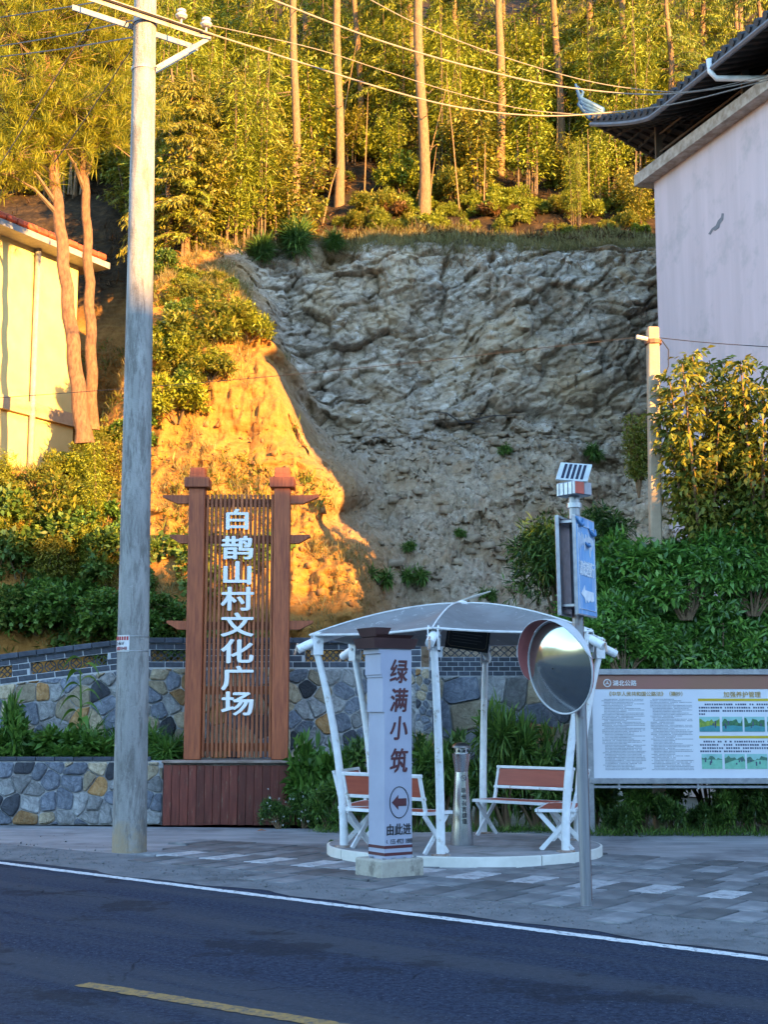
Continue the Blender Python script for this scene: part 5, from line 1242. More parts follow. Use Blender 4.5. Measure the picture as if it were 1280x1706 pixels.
def blob_tips(rx, ry, rz, nb, nt, seed=None, base=.15):
    """twig tips on a cluster of lumps inside an ellipsoid standing on z = 0"""
    u = rdir(nb); u[:, 2] = np.abs(u[:, 2]) * .95 + .05
    cen = u * RNG.uniform(.35, .78, (nb, 1)) * np.array([rx, ry, rz]); cen[:, 2] = cen[:, 2] * .95 + rz * base
    rad = RNG.uniform(.26, .46, nb) * min(rx, ry, rz * 1.3)
    which = RNG.integers(0, nb, nt); d = rdir(nt, -.5)
    T = cen[which] + d * rad[which][:, None] * RNG.uniform(.55, 1.08, (nt, 1)) * np.array([1, 1, .9])
    T[:, 2] = np.maximum(T[:, 2], .02); return T, norm(d + np.array([0, 0, .25])), cen
def shrub_meshes(name, rx, ry, rz, nb, nt, k, L, W, m, droop=0.0, spread=.9, stems=5):
    T, D, cen = blob_tips(rx, ry, rz, nb, nt)
    me = fast_mesh('foliage', *rosettes(T, D, k, L, W, m, name, spread, droop), m)
    mb = MB()
    for i in range(min(stems * 3, len(cen))):
        c = cen[i % len(cen)]; mb.tube([(c[0] * .1, c[1] * .1, 0), (c[0] * .45, c[1] * .45, c[2] * .55), tuple(c)], [.022, .014, .006], 5)
        for _ in range(3):
            t_ = T[RNG.integers(0, len(T))]; mb.tube([tuple(c), tuple(t_)], [.006, .002], 4) if np.linalg.norm(t_ - c) < .6 * rx else None
    return me, mb.mesh('stem', TWIG)
def place(name, meshes, loc, label, cat, group, s=1.0, rz=None, parts=('foliage', 'stem')):
    o = thing(name, loc, label, cat, group, RNG.uniform(0, 6.28) if rz is None else rz)
    o.scale = s if hasattr(s, '__len__') else (s, s, s)
    for me, pn in zip(meshes, parts):
        if me is not None: link(pn, me, o)
    return o
# ---- conifers
def conifer(h, c0, rmax, nbr, m, seed, bare=False, trunk_r=.14, lean=0.0, blade=.19):
    """trunk mesh, crown mesh, branch mesh for one tree standing on z = 0"""
    mb = MB(); n = 14; pts = [(lean * (i / n) ** 1.3 * h + .05 * math.sin(i * 1.3 + seed), .05 * math.sin(i * .9 + seed * 2), h * i / n) for i in range(n + 1)]
    mb.tube(pts, [trunk_r * (1 - .72 * i / n) * (1.18 if i == 0 else 1) for i in range(n + 1)], 10)
    def ax(z): k = z / h * n; i = min(int(k), n - 1); a, b = Vector(pts[i]), Vector(pts[i + 1]); return a + (b - a) * (k - i)
    br = MB(); C, D = [], []
    zs = c0 + (h - c0) * RNG.random(nbr) ** .9
    for z in zs:
        a = RNG.uniform(0, 6.28); f = (z - c0) / (h - c0); l = rmax * (1 - f) ** .7 * RNG.uniform(.6, 1.1) + .25
        p0 = ax(z); d = Vector((math.cos(a), math.sin(a), .25)); q = [p0 + d * (l * u) - Vector((0, 0, l * .55 * u * u)) for u in (0, .35, .7, 1)]
        br.tube(q, [.028, .020, .012, .005], 4)
        for u in np.linspace(.22, 1.0, max(5, int(l / .15))):
            w = l * u; p = p0 + d * w - Vector((0, 0, l * .55 * u * u)); tang = (d - Vector((0, 0, 1.1 * u * .9))).normalized()
            for s_ in (-1, 1, 0):
                sd = Vector((-d.y, d.x, 0)) * s_; bl = max(.12, .42 * (1 - .55 * u)) if s_ else .25
                base_ = np.array(p); dr = np.array((tang * .7 + sd * .9 - Vector((0, 0, .35))).normalized())
                for v in np.linspace(.0, 1, 6):
                    C.append(base_ + dr * bl * v); D.append(dr + RNG.normal(0, .45, 3) + np.array([0, 0, -.25]))
    if bare:                                                  # dead stubs on the clear trunk
        for _ in range(9):
            z = RNG.uniform(1.5, c0); a = RNG.uniform(0, 6.28); l = RNG.uniform(.3, 1.1); p0 = ax(z); br.tube([p0, p0 + Vector((math.cos(a) * l * .6, math.sin(a) * l * .6, -.08)), p0 + Vector((math.cos(a) * l, math.sin(a) * l, .12))], [.02, .013, .005], 4)
    C, D = np.array(C), np.array(D)
    return mb.mesh('trunk', BARK, 'auto'), leaves('crown', C, D, blade * RNG.uniform(.7, 1.3, len(C)), .034 * RNG.uniform(.7, 1.4, len(C)), m), br.mesh('branch', TWIG)
TP = ('trunk', 'crown', 'branch')
young = [conifer(9.0, .8, 1.75, 70, L_FOR[2], 1), conifer(7.5, .5, 1.5, 62, L_FOR[0], 2), conifer(10.5, 1.8, 1.9, 72, L_FOR[2], 3, trunk_r=.12), conifer(6.0, .4, 1.35, 56, L_FOR[1], 4, trunk_r=.09)]
tall = [conifer(17, 6.5, 1.9, 80, L_FOR[2], 5, True, .15), conifer(18, 7.5, 2.0, 84, L_FOR[2], 6, True, .16, .004)]
front = [(497, 375, 490, .118, 'leftmost of the bare straight trunks above the cliff, among pale stems'), (572, 342, 562, .118, 'second bare straight trunk from the left above the cliff'),
         (599, 258, 592, .095, 'thinner bare trunk set back just right of the second one'), (703, 360, 697, .142, 'stoutest bare trunk rising at the middle of the cliff top'),
         (840, 292, 833, .138, 'bare trunk over the right half of the cliff, left of the roof corner'), (930, 262, 924, .11, 'slim trunk standing just above the upturned blue roof corner'), (1084, 255, 1080, .115, 'dark trunk rising behind the black eave at the right')]
for k, (bx, by, tx, r_, lab) in enumerate(front):
    b = hill_at(bx, by); tm, cm, bm2 = tall[k % 2]
    o = place('conifer_tree', (tm, cm, bm2), b - Vector((0, 0, .15)), lab, 'tree', 'tall bare trunks above the cliff', (r_ / .15, r_ / .15, 1), None, TP)
    top_ = P(tx, 0, b.y); dx_ = (top_.x - b.x) / (top_.z - b.z); o.rotation_euler = (0, math.atan(dx_), 0) 
rt_ = random.Random(21)
TR = [(b[0], hill_at(b[0], b[1]).y) for b in front if b[0] < 900]
def hides(p):
    y_ = p.y * _c + (p.z - CAM_H) * _s; px = 640 + F_PX * p.x / y_; return any(abs(px - a) < 19 and p.y < b + .1 for a, b in TR)
ZN = [(497, 'left of the leftmost bare trunk'), (572, 'between the two leftmost bare trunks'), (703, 'between second and stoutest bare trunks'), (770, 'just right of the stoutest bare trunk'), (840, 'above the right half of the cliff'), (930, 'left of the blue roof corner'), (1084, 'behind the upturned roof corner'), (9999, 'behind the dark roof')]
def zone_of(p):
    y_ = p.y * _c + (p.z - CAM_H) * _s; px = 640 + F_PX * p.x / y_; return next(n for b, n in ZN if px < b)
def in_view(x, y, margin=1.5): return abs(x) < 640 / F_PX * y * 1.03 + margin
spots = []
def free(x, y, d): return all((x - a) ** 2 + (y - b) ** 2 > d * d for a, b in spots)
for b in front: q = hill_at(b[0], b[1]); spots.append((q.x, q.y))
cnt = 0; tries = 0
while cnt < 31 and tries < 4000:                              # young conifers filling the wood
    tries += 1; y = rt_.uniform(35.6, 54); x = rt_.uniform(-18, 17)
    if not in_view(x, y, 1) or not free(x, y, 1.35): continue
    if x < -7.2 and y < 38: continue
    if hides(hill_xy(x, y)): continue
    spots.append((x, y)); k = rt_.randrange(4); p = hill_xy(x, y)
    near = y < 42
    place('young_conifer', young[k], p - Vector((0, 0, .2)), ('feathery young conifer in the sunlit wood, ' + zone_of(p)) if near else 'feathery conifer deep in the dark wood above the cliff', 'tree', ('near young conifers ' + zone_of(p)) if near else 'deep wood conifers', rt_.uniform(.8, 1.25), None, TP); cnt += 1
tries = cnt = 0
while cnt < 14 and tries < 3000:                              # tall ones further back
    tries += 1; y = rt_.uniform(36, 56); x = rt_.uniform(-16, 15)
    if not in_view(x, y, .5) or not free(x, y, 1.0): continue
    spots.append((x, y)); p = hill_xy(x, y); place('conifer_tree', tall[rt_.randrange(2)], p - Vector((0, 0, .2)), 'slim tall conifer standing back inside the wood', 'tree', 'slim conifers inside the wood', (.62, .62, rt_.uniform(.8, 1.0)), None, TP); cnt += 1
# ---- leafy saplings and bamboo-like clumps
def sapling(h, nst, m, spread=.5, L=.17, W=.05, dens=60, straight=False):
    mb = MB(); C, D = [], []
    for i in range(nst):
        a = RNG.uniform(0, 6.28); l = RNG.uniform(.6, 1) * h; sp_ = RNG.uniform(.1, spread); b0 = Vector((RNG.uniform(-.25, .25), RNG.uniform(-.25, .25), 0))
        q = [b0 + Vector((math.cos(a) * sp_ * l * u ** 1.8 * .5 + .04 * math.sin(5 * u + i), math.sin(a) * sp_ * l * u ** 1.8 * .5, l * u - .12 * l * u ** 3 * (0 if straight else 1))) for u in np.linspace(0, 1, 7)]
        mb.tube(q, [.022 * (1 - .8 * u) for u in np.linspace(0, 1, 7)], 5)
        for _ in range(dens):
            u = RNG.uniform(.22, 1); k = min(int(u * 6), 5); p = q[k] + (q[k + 1] - q[k]) * (u * 6 - k); az = RNG.uniform(0, 6.28); r_ = RNG.uniform(.05, .45) * (1.15 - u * .6)
            tip = np.array(p) + np.array([math.cos(az) * r_, math.sin(az) * r_, RNG.uniform(-.12, .16)])
            for _k in range(6): C.append(tip + RNG.normal(0, .05, 3)); D.append(np.array([math.cos(az), math.sin(az), -.25]) + RNG.normal(0, .6, 3))
    C, D = np.array(C), np.array(D)
    return leaves('foliage', C, D, L * RNG.uniform(.6, 1.3, len(C)), W * RNG.uniform(.7, 1.3, len(C)), m), mb.mesh('stem', TWIG)
saps = [sapling(3.6, 7, L_FOR[0], .5, .125, .038, 95), sapling(3.0, 6, L_FOR[1], .7, .12, .04, 95), sapling(4.6, 11, L_FOR[0], .25, .19, .022, 70, True), sapling(2.6, 6, L_FOR[1], .7, .11, .045, 95)]
bush = [shrub_meshes('b', 1.0, .9, 1.1, 9, 640, 6, .12, .042, L_FOR[0]), shrub_meshes('b', .9, .9, .9, 8, 580, 6, .11, .04, L_FOR[1]), shrub_meshes('b', 1.0, .9, .8, 8, 560, 6, .12, .038, L_YEL), shrub_meshes('b', .8, .8, .9, 7, 480, 6, .17, .024, L_FOR[2], droop=.5), shrub_meshes('b', .7, .7, .6, 6, 200, 6, .16, .04, L_DRY, droop=.3)]
tries = cnt = 0; sp2 = []
while cnt < 225 and tries < 20000:
    tries += 1; y = 33.7 + 10 * rt_.random() ** 1.8; x = rt_.uniform(-11.5, 9.5)
    if not in_view(x, y, .4) or any((x - a) ** 2 + (y - b) ** 2 < .30 for a, b in sp2): continue
    if x < -6.2 and y < 35.2: continue
    if y > 34.3 and hides(hill_xy(x, y)): continue
    sp2.append((x, y)); p = hill_xy(x, y) - Vector((0, 0, .1)); zn = zone_of(p)
    if rt_.random() < (.22 if y < 34.6 else .58):
        place('sapling', saps[rt_.choice([0, 0, 1, 2, 2, 3])], p, 'thin leafy sapling in the undergrowth, ' + zn, 'sapling', 'saplings ' + zn, rt_.uniform(.5, .8) if y < 35 else rt_.uniform(.75, 1.3))
    else:
        place('wild_shrub', bush[rt_.choice([0, 0, 0, 1, 2, 3, 3, 4])], p, 'wild shrub in the sunlit undergrowth, ' + zn, 'shrub', 'undergrowth shrubs ' + zn, rt_.uniform(.55, 1.15) * (.6 if y < 34.4 else 1))
    cnt += 1
rim = 0
while rim < 105:
    x, y = rt_.uniform(-4.2, 7.2), rt_.uniform(33.1, 35.0); p = hill_xy(x, y) - Vector((0, 0, .08)); zn = zone_of(p); rim += 1
    place('rim_shrub', bush[rt_.choice([0, 0, 2, 3, 3, 4])], p, 'low rim shrub ' + zn, 'shrub', 'rim shrubs ' + zn, rt_.uniform(.25, .6))
# pale slender stems at the left of the cliff top, and the leafy wall of growth behind the power pole
def nearp(px): return 'just right of the power pole' if px < 310 else ('midway between the power pole and the cliff' if px < 400 else 'at the left end of the cliff rim')
for k in range(26):
    px, py = rt_.uniform(225, 478), rt_.uniform(300, 420)
    b = hill_at(px, py); place('sapling', saps[rt_.choice([0, 1, 2, 2, 3])], b - Vector((0, 0, .1)), 'tall leafy sapling in the growth ' + nearp(px), 'sapling', 'saplings ' + nearp(px), rt_.uniform(.9, 1.5))
for k in range(16):
    px, py = rt_.uniform(170, 455), rt_.uniform(330, 440)
    b = hill_at(px, py); place('young_conifer', young[rt_.choice([1, 3, 3])], b - Vector((0, 0, .1)), 'young feathery conifer in the growth ' + nearp(px), 'tree', 'young conifers ' + nearp(px), rt_.uniform(.5, .85), None, TP)
DEADM = mat('bleached_stem', (.25, .155, .07), (.15, .09, .04), 8, .85)
for k in range(28):
    px, py = rt_.uniform(420, 1080), rt_.uniform(225, 372)
    b = hill_at(px, py); hgt = rt_.uniform(1.6, 4.2); a_ = rt_.uniform(0, 6.28); ln_ = rt_.uniform(0, .35)
    mb = MB(); top_ = Vector((math.cos(a_) * ln_ * hgt, math.sin(a_) * ln_ * hgt * .5, hgt)); mb.tube([Vector((0, 0, -.1)), top_ * .5 + Vector((rt_.uniform(-.08, .08), 0, .05)), top_], [.022, .016, .006], 5)
    zn = zone_of(b); o = tag(link('dead_sapling', mb.mesh('dead_sapling', DEADM), None, b), 'bleached leafless dead sapling in the undergrowth, ' + zn, 'dead sapling', 'dead saplings ' + zn)
# ---- two orange-barked pines by the cream house
def pine(trail, rad, label, crown_px):
    pts = [P(px, py, Y) for px, py, Y in trail]; b = pts[0]; o = thing('pine_tree', b, label, 'tree', 'pines by the cream house')
    fine = []
    for i in range(len(pts) - 1):
        for u in np.linspace(0, 1, 6, endpoint=False): fine.append(pts[i] + (pts[i + 1] - pts[i]) * u)
    fine.append(pts[-1]); n = len(fine)
    mb = MB(); mb.tube([p - b + Vector((.02 * math.sin(i * 1.7), .02 * math.cos(i * 2.1), 0)) for i, p in enumerate(fine)], [rad * (1 - .62 * i / n) * (1.25 if i == 0 else 1) for i in range(n)], 14); link('trunk', mb.mesh('trunk', PBARK, 'auto'), o)
    C, D = [], []; br = MB()
    for px, py, Y, sz in crown_px:
        tip = P(px, py, Y) - b
        k = min(range(n), key=lambda i: ((fine[i] - b) - tip + Vector((0, 0, .8))).length); s0 = fine[k] - b
        br.tube([s0, (s0 + tip) / 2 + Vector((0, 0, .12)), tip], [.05, .03, .012], 5)
        for _ in range(int(40 * sz)):                         # tufts of long needles
            c = np.array(tip) + RNG.normal(0, .36 * sz, 3) * np.array([1.15, 1, .6]); ax_ = norm(RNG.normal(0, 1, (1, 3)))[0] + np.array([0, -.3, .5])
            br.tube([tip, Vector(c)], [.010, .004], 3)
            for _k in range(40): C.append(c + RNG.normal(0, .03, 3)); D.append(ax_ * .7 + RNG.normal(0, .75, 3))
    C, D = np.array(C), np.array(D); link('crown', leaves('crown', C, D, .24 * RNG.uniform(.7, 1.2, len(C)), .017, leaf_mat('leaf_pine_needle', [(0.150, 0.173, 0.014), (0.256, 0.261, 0.019), (0.340, 0.326, 0.026)], trans=.45), .05), o); link('branch', br.mesh('branch', TWIG), o)
    return o
pine([(140, 738, 25.0), (126, 620, 25.0), (110, 480, 25.05), (98, 360, 25.1), (86, 260, 25.1), (77, 140, 25.2), (70, -80, 25.3)], .155, 'leaning orange barked pine, the left one beside the cream house',
     [(20, 60, 24.6, 1.3), (85, 40, 24.9, 1.2), (45, 130, 24.5, 1.1), (10, 180, 24.6, 1.2), (70, 215, 24.8, 1.0), (25, 260, 24.5, 1.0), (15, 350 - 60, 24.6, .8), (60, 90, 25.8, 1.2), (110, 100, 25.4, 1.0), (5, 10, 25, 1.4), (60, -10, 25, 1.4), (30, 245, 25.4, .9)])
pine([(152, 715, 25.6), (152, 600, 25.6), (148, 470, 25.6), (143, 340, 25.65), (136, 230, 25.7), (126, 120, 25.8), (120, -90, 25.9)], .12, 'straighter orange barked pine, the right one of the pair',
     [(130, 200, 25.2, 1.1), (185, 165, 25.5, 1.1), (110, 180, 24.9, 1.0), (170, 225, 25.5, .9), (190, 110, 25.9, 1.1), (150, 40, 25.6, 1.3), (195, 30, 26, 1.1), (105, 245, 25.2, .9), (205, 205, 26, .9), (120, 10, 25.3, 1.1)])
# ---- left slope: shrubs and creepers, sunlit above
vine = leaf_mat('leaf_creeper', [(0.045, 0.090, 0.018), (0.083, 0.158, 0.027), (0.128, 0.210, 0.038), (0.225, 0.240, 0.045)], trans=.3)
lsh = [shrub_meshes('l', 1.0, .8, 1.0, 10, 520, 6, .11, .07, vine), shrub_meshes('l', .9, .8, .9, 9, 460, 6, .13, .05, L_YEL), shrub_meshes('l', .9, .8, .9, 9, 480, 6, .10, .065, L_MID)]
lp_ = [(20, 860, 1.0, 0), (75, 815, .9, 1), (135, 800, .85, 1), (40, 930, 1.0, 0), (110, 900, 1.05, 0), (175, 850, .8, 2), (180, 930, .9, 0), (60, 1000, 1.0, 2), (130, 1000, 1.0, 2), (10, 1010, .9, 0), (185, 1010, .9, 2), (35, 790, .6, 1), (90, 770, .55, 1), (170, 780, .6, 1), (240, 960, .6, 0), (265, 1010, .65, 2), (225, 1030, .7, 2), (290, 1040, .5, 2), (255, 900, .4, 0)]
for px, py, s, k in lp_:
    b = hill_at(px, py + 25); pos = 'above' if py < 880 else ('amid' if py < 990 else 'low behind')
    place('slope_shrub', lsh[k], b - Vector((0, 0, .35 * s)), {'above': 'sunlit shrub on the upper edge of the left bank', 'amid': 'leafy creeper covered shrub on the left bank', 'low behind': 'shaded green shrub just behind the left garden wall'}[pos], 'shrub', pos + ' left bank shrubs', s * 1.05)
for px, py, s, k, lab in ((335, 520, .85, 1, 'bright shrub on the earth ledge right of the power pole'), (410, 520, .62, 0, 'small bright bush at the ledge edge beside the grey cliff'), (300, 650, .75, 0, 'leafy bush halfway down the earth slope beside the power pole'), (350, 590, .6, 1, 'yellowing bush under the ledge on the earth slope'), (280, 560, .7, 1, 'bush touching the power pole on the upper earth slope'), (385, 480, .5, 1, 'top bush on the earth ledge under the dark trees'), (185, 690, .5, 1, 'small bush at the foot of the orange pines'), (235, 700, .6, 2, 'bush hidden partly by the power pole below the pines')):
    b = hill_at(px, py + 30); place('slope_shrub', lsh[k] if k else bush[0], b - Vector((0, 0, .25)), lab, 'shrub', None, s * 1.25)
for k in range(58):
    px, py = rt_.uniform(250, 440), rt_.uniform(440, 680)
    if px > 400 - .9 * max(0, py - 560): continue
    b = hill_at(px, py); place('slope_shrub', (bush + lsh)[rt_.choice([0, 2, 3, 5, 6])], b - Vector((0, 0, .12)), 'low scrubby bush on the upper earth slope ' + ('close to the power pole' if px < 320 else ('below the dark trees' if py < 540 else 'above the bare orange face')), 'shrub', 'scrub ' + ('by the pole' if px < 320 else ('below the trees' if py < 540 else 'above the bare face')), rt_.uniform(.3, .62))
for k in range(14):
    px, py = rt_.uniform(60, 205), rt_.uniform(725, 800)
    b = hill_at(px, py); place('slope_shrub', (bush + lsh)[rt_.choice([0, 2, 6, 4])], b - Vector((0, 0, .1)), 'low bush at the foot of the orange barked pines', 'shrub', 'scrub under the pines', rt_.uniform(.3, .6))
for k in range(16):
    px, py = rt_.uniform(0, 200), rt_.uniform(800, 1000)
    b = hill_at(px, py); up_ = py < 890; place('bank_sapling', saps[rt_.choice([0, 1, 3])], b - Vector((0, 0, .1)), 'loose leafy sapling rising from the ' + ('sunlit upper' if up_ else 'shaded lower') + ' left bank', 'sapling', ('upper' if up_ else 'lower') + ' left bank saplings', rt_.uniform(.3, .5))
# ---- grass and creepers on the banks: nobody could count them
def tufts(name, label, pts, nbl, L, W, m, up=.9, spread=.5):
    pts = np.array([tuple(p) for p in pts]); n = len(pts); C = np.repeat(pts, nbl, 0) + RNG.normal(0, .05, (n * nbl, 3)) * np.array([1, 1, .2])
    D = RNG.normal(0, spread, (n * nbl, 3)) + np.array([0, -.15, up]); return tag(link(name, leaves(name, C, D, L * RNG.uniform(.4, 1.2, n * nbl), W, m, .05)), label, 'grass', None, 'stuff')
def bank_pts(n, x0_, x1_, s0_, s1_, test=None):
    out = []
    while len(out) < n:
        i = RNG.integers(0, NX); s = RNG.integers(s0_, s1_)
        if not (x0_ < XS[i] < x1_): continue
        if RNG.random() > min(1, (XS[min(i + 1, NX - 1)] - XS[i]) / .055 * .2 + .02) and XS[i] < -8: continue
        p = HG[i, s]
        if test and not test(p, i, s): continue
        out.append(p)
    return out
tufts('dry_grass', 'dry yellow grass along the top edge of the cliff', bank_pts(2000, -4.5, 7.5, k1 - 6, k1 + 22), 9, .27, .014, L_GRASS)
WC2 = wc
tufts('slope_grass', 'yellowing grass and weeds over the left earth slope', bank_pts(2600, -8, .0, k0, k1 - 4, lambda p, i, s: WC2[i, s] < .25 and fbm(p[None] * .9, 2, 3)[0] > -.12 + .5 * (p[0] > -2.6)), 9, .24, .013, L_GRASS)
tufts('slope_weeds', 'green weeds over the left earth slope', bank_pts(900, -8, -1.0, k0, k1, lambda p, i, s: WC2[i, s] < .15 and fbm(p[None] * .7, 2, 8)[0] > .05), 8, .20, .03, L_YEL, .6, .8)
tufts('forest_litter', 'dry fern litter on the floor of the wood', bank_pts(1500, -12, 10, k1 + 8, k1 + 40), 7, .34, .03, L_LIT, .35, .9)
tufts('cliff_rim_roots', 'dead roots and stems hanging over the cliff rim', bank_pts(260, -4.0, 6, k1 - 16, k1 - 2, lambda p, i, s: WC2[i, s] > .3), 6, .45, .012, L_DRY, -.7, .5)
# ---- creeper leaves climbing the bank behind the sign
vp = bank_pts(2600, -5.6, -1.6, k0 - 6, k0 + 56, lambda p, i, s: fbm(p[None] * 1.3, 2, 14)[0] > .02 - .25 * (p[2] < 3.4))
vp = np.array(vp); D = norm(RNG.normal(0, .5, vp.shape) + np.array([0, -.6, -.4])); 
tag(link('creeper', leaves('creeper', vp + np.array([0, -.08, .05]), D, .13 * RNG.uniform(.7, 1.3, len(vp)), .12, vine)), 'heart leaved creeper spreading over the bank behind the sign', 'creeper', None, 'stuff')
# loose rubble on the scree under the cliff
rp = np.array(bank_pts(2600, -2.9, 6.5, k0 + 6, k0 + 150, lambda p, i, s: WC2[i, s] > .6)); n = len(rp); sz = .010 + .085 * RNG.random(n) ** 9
cube = np.array([(x, y, z) for x in (-1, 1) for y in (-1, 1) for z in (-1, 1)], float); V = rp[:, None] + np.array([0, -.02, 0]) + (cube[None] * (1 + RNG.normal(0, .38, (n, 8, 3)))) * sz[:, None, None] * np.array([1.2, .9, .65])
Fq = np.array([(0, 1, 3, 2), (4, 6, 7, 5), (0, 4, 5, 1), (2, 3, 7, 6), (0, 2, 6, 4), (1, 5, 7, 3)]); Q = (np.arange(n)[:, None, None] * 8 + Fq[None]).reshape(-1, 4)
tag(link('rubble', fast_mesh('rubble', V.reshape(-1, 3), Q, mat('rubble_stone', (.36, .28, .19), (.20, .145, .095), 5, .9, bump=.5))), 'loose angular rubble lying on the scree below the cliff', 'rubble', None, 'stuff')
cp_ = np.array(bank_pts(900, -5, .6, k0 - 8, k0 + 120, lambda p, i, s: WC2[i, s] < .5)); n = len(cp_); sz = .008 + .045 * RNG.random(n) ** 8
V = cp_[:, None] + np.array([0, -.02, 0]) + (cube[None] * (1 + RNG.normal(0, .38, (n, 8, 3)))) * sz[:, None, None]
tag(link('earth_clods', fast_mesh('earth_clods', V.reshape(-1, 3), (np.arange(n)[:, None, None] * 8 + Fq[None]).reshape(-1, 4), mat('earth_clod', (.30, .16, .055), (.16, .075, .025), 6, .95))), 'crumbled clods of earth on the orange bank', 'earth', None, 'stuff')
# ferns and tufts on the cliff
fern = shrub_meshes('f', .45, .4, .45, 5, 110, 7, .20, .028, L_MID, droop=.5)
for px, py, s, lab in ((690, 955, .8, 'fern tuft low on the grey cliff above the shelter'), (635, 965, .9, 'dry fern clump at the foot of the cliff left of the shelter top'), (815, 985, .6, 'small fern right of the canopy crown'), (985, 755, .9, 'fern hanging by the dark hollow of the cliff'), (690, 905, .5, 'little fern on the lower cliff above another fern'), (840, 745, .5, 'sparse weeds in the middle of the scree'), (760, 880, .4, 'tiny weed on the pale scree ledge')):
    b = hill_at(px, py); place('fern', fern, b + Vector((0, -.12, -.1)), lab, 'fern', None, s)
spk = shrub_meshes('s', .5, .4, .9, 4, 150, 8, .55, .03, L_DARK, droop=.2, spread=.5)
for px, py, s, lab in ((485, 425, .9, 'dark spiky clump hanging at the left end of the cliff rim'), (560, 410, .5, 'low dark clump on the cliff rim below the second trunk'), (440, 430, .7, 'dark drooping clump under the trees left of the cliff')):
    b = hill_at(px, py); place('spiky_clump', spk, b + Vector((0, -.1, -.05)), lab, 'plant', None, s)
mb = MB(); q0 = hill_at(770, 712) + Vector((0, -.15, .05))
for a, l in ((.15, 1.5), (.5, .6), (-.3, .5), (2.6, .7)): mb.tube([q0, q0 + Vector((math.cos(a) * l * .5, -.08, math.sin(a) * l * .4 + .05)), q0 + Vector((math.cos(a) * l, -.05, math.sin(a) * l * .6 + .03))], [.022, .016, .006], 5)
tag(mb.build('dead_branch', mat('dead_wood', (.06, .05, .045), None, 8, .9)), 'dead forked branch lying on the ledge across the cliff', 'branch')
# ---- plants in the bed and along the walls
weed = [shrub_meshes('w', .42, .35, .42, 6, 150, 6, .13, .055, L_FRESH, stems=3), shrub_meshes('w', .40, .35, .36, 6, 150, 6, .12, .045, L_MID, stems=3), shrub_meshes('w', .40, .32, .42, 5, 130, 8, .26, .022, L_FRESH, droop=.4, spread=.7, stems=3)]
zb3 = zt - .06
for k in range(17):
    px = -10 + k * 18.5 + rt_.uniform(-6, 6); Yb = 20.6 + rt_.uniform(0, .55); x = P(px, 1250, Yb).x
    if px > 300: break
    place('bed_weed', weed[rt_.choice([0, 1, 0, 2]) if px < 240 else 2], (x, Yb, zb3), 'leafy green weed in the bed left of the power pole' if px < 200 else 'weed in the bed between the power pole and the sign', 'weed', 'weeds left of the pole' if px < 200 else 'weeds right of the pole', rt_.uniform(.7, 1.25))
place('tall_weed', weed[0], (P(28, 1150, 20.9).x, 20.9, zb3), 'tall leafy weed at the left end of the bed', 'weed', None, (.9, .9, 2.2))
# maize stalk
cb = Vector((P(131, 1250, 20.7).x, 20.7, zb3)); corn = thing('maize_plant', cb, 'single tall maize plant before the left garden wall', 'maize plant'); hC = P(131, 1075, 20.7).z - zb3
mb = MB(); mb.tube([(0, 0, 0), (.01, 0, hC * .5), (-.02, 0, hC * .8)], [.022, .018, .008], 8); link('stalk', mb.mesh('stalk', L_MID), corn)
for k in range(12):
    u = .25 + .62 * k / 11; a = (k % 2) * math.pi + RNG.uniform(-.7, .7) - .3; L_ = .52 * (1 - .35 * abs(u - .55)); mb = MB(); n = 7
    for i in range(n + 1):
        v = i / n; p = Vector((math.cos(a) * L_ * v * .62, math.sin(a) * L_ * v * .5, hC * u + L_ * (.75 * v - 1.05 * v * v))); sd = Vector((-math.sin(a), math.cos(a), .25)) * .062 * math.sin(math.pi * (.12 + .88 * v) ** .8)
        mb.v += [tuple(p - sd), tuple(p + Vector((0, 0, -.012))), tuple(p + sd)]
    for i in range(n):
        for q_ in range(2): mb.f.append((3 * i + q_, 3 * i + 3 + q_, 3 * i + 4 + q_, 3 * i + 1 + q_)); mb.mi.append(0)
    link('maize_leaf', mb.mesh('maize_leaf', L_FRESH, True), corn)
# hedge plants around the sign foot and behind the shelter
hed = [shrub_meshes('h', .62, .5, .75, 10, 420, 6, .10, .032, L_DARK), shrub_meshes('h', .60, .5, .70, 9, 380, 6, .12, .022, L_MID, spread=.8), shrub_meshes('h', .55, .5, .6, 8, 300, 6, .14, .06, L_FRESH), shrub_meshes('h', .6, .5, .55, 9, 420, 7, .09, .022, L_DARK, spread=1.0)]
def hedge(px, py, Y, k, s, lab, cat='shrub', group=None, z=0.0):
    p = P(px, py, Y); place('hedge_shrub', hed[k], (p.x, Y, z), lab, cat, group, s)
hedge(535, 1300, 20.0, 2, (1.0, 1, 2.0), 'broad leaved bright green plant right of the sign planter')
hedge(575, 1300, 19.8, 2, (.8, .8, 1.7), 'bright green plant behind the left bench')
hedge(505, 1360, 19.6, 3, (.75, .7, 1.05), 'low weedy patch with white flowers at the planter corner')
hedge(465, 1370, 19.5, 3, (.55, .5, .8), 'small weed tuft growing against the planter planks')
hedge(545, 1370, 19.3, 1, (.8, .6, 1.0), 'dark low shrub in front of the bright green plant')
hedge(598, 1360, 19.2, 3, (.8, .7, 1.3), 'dark shrub behind the end of the left benches')
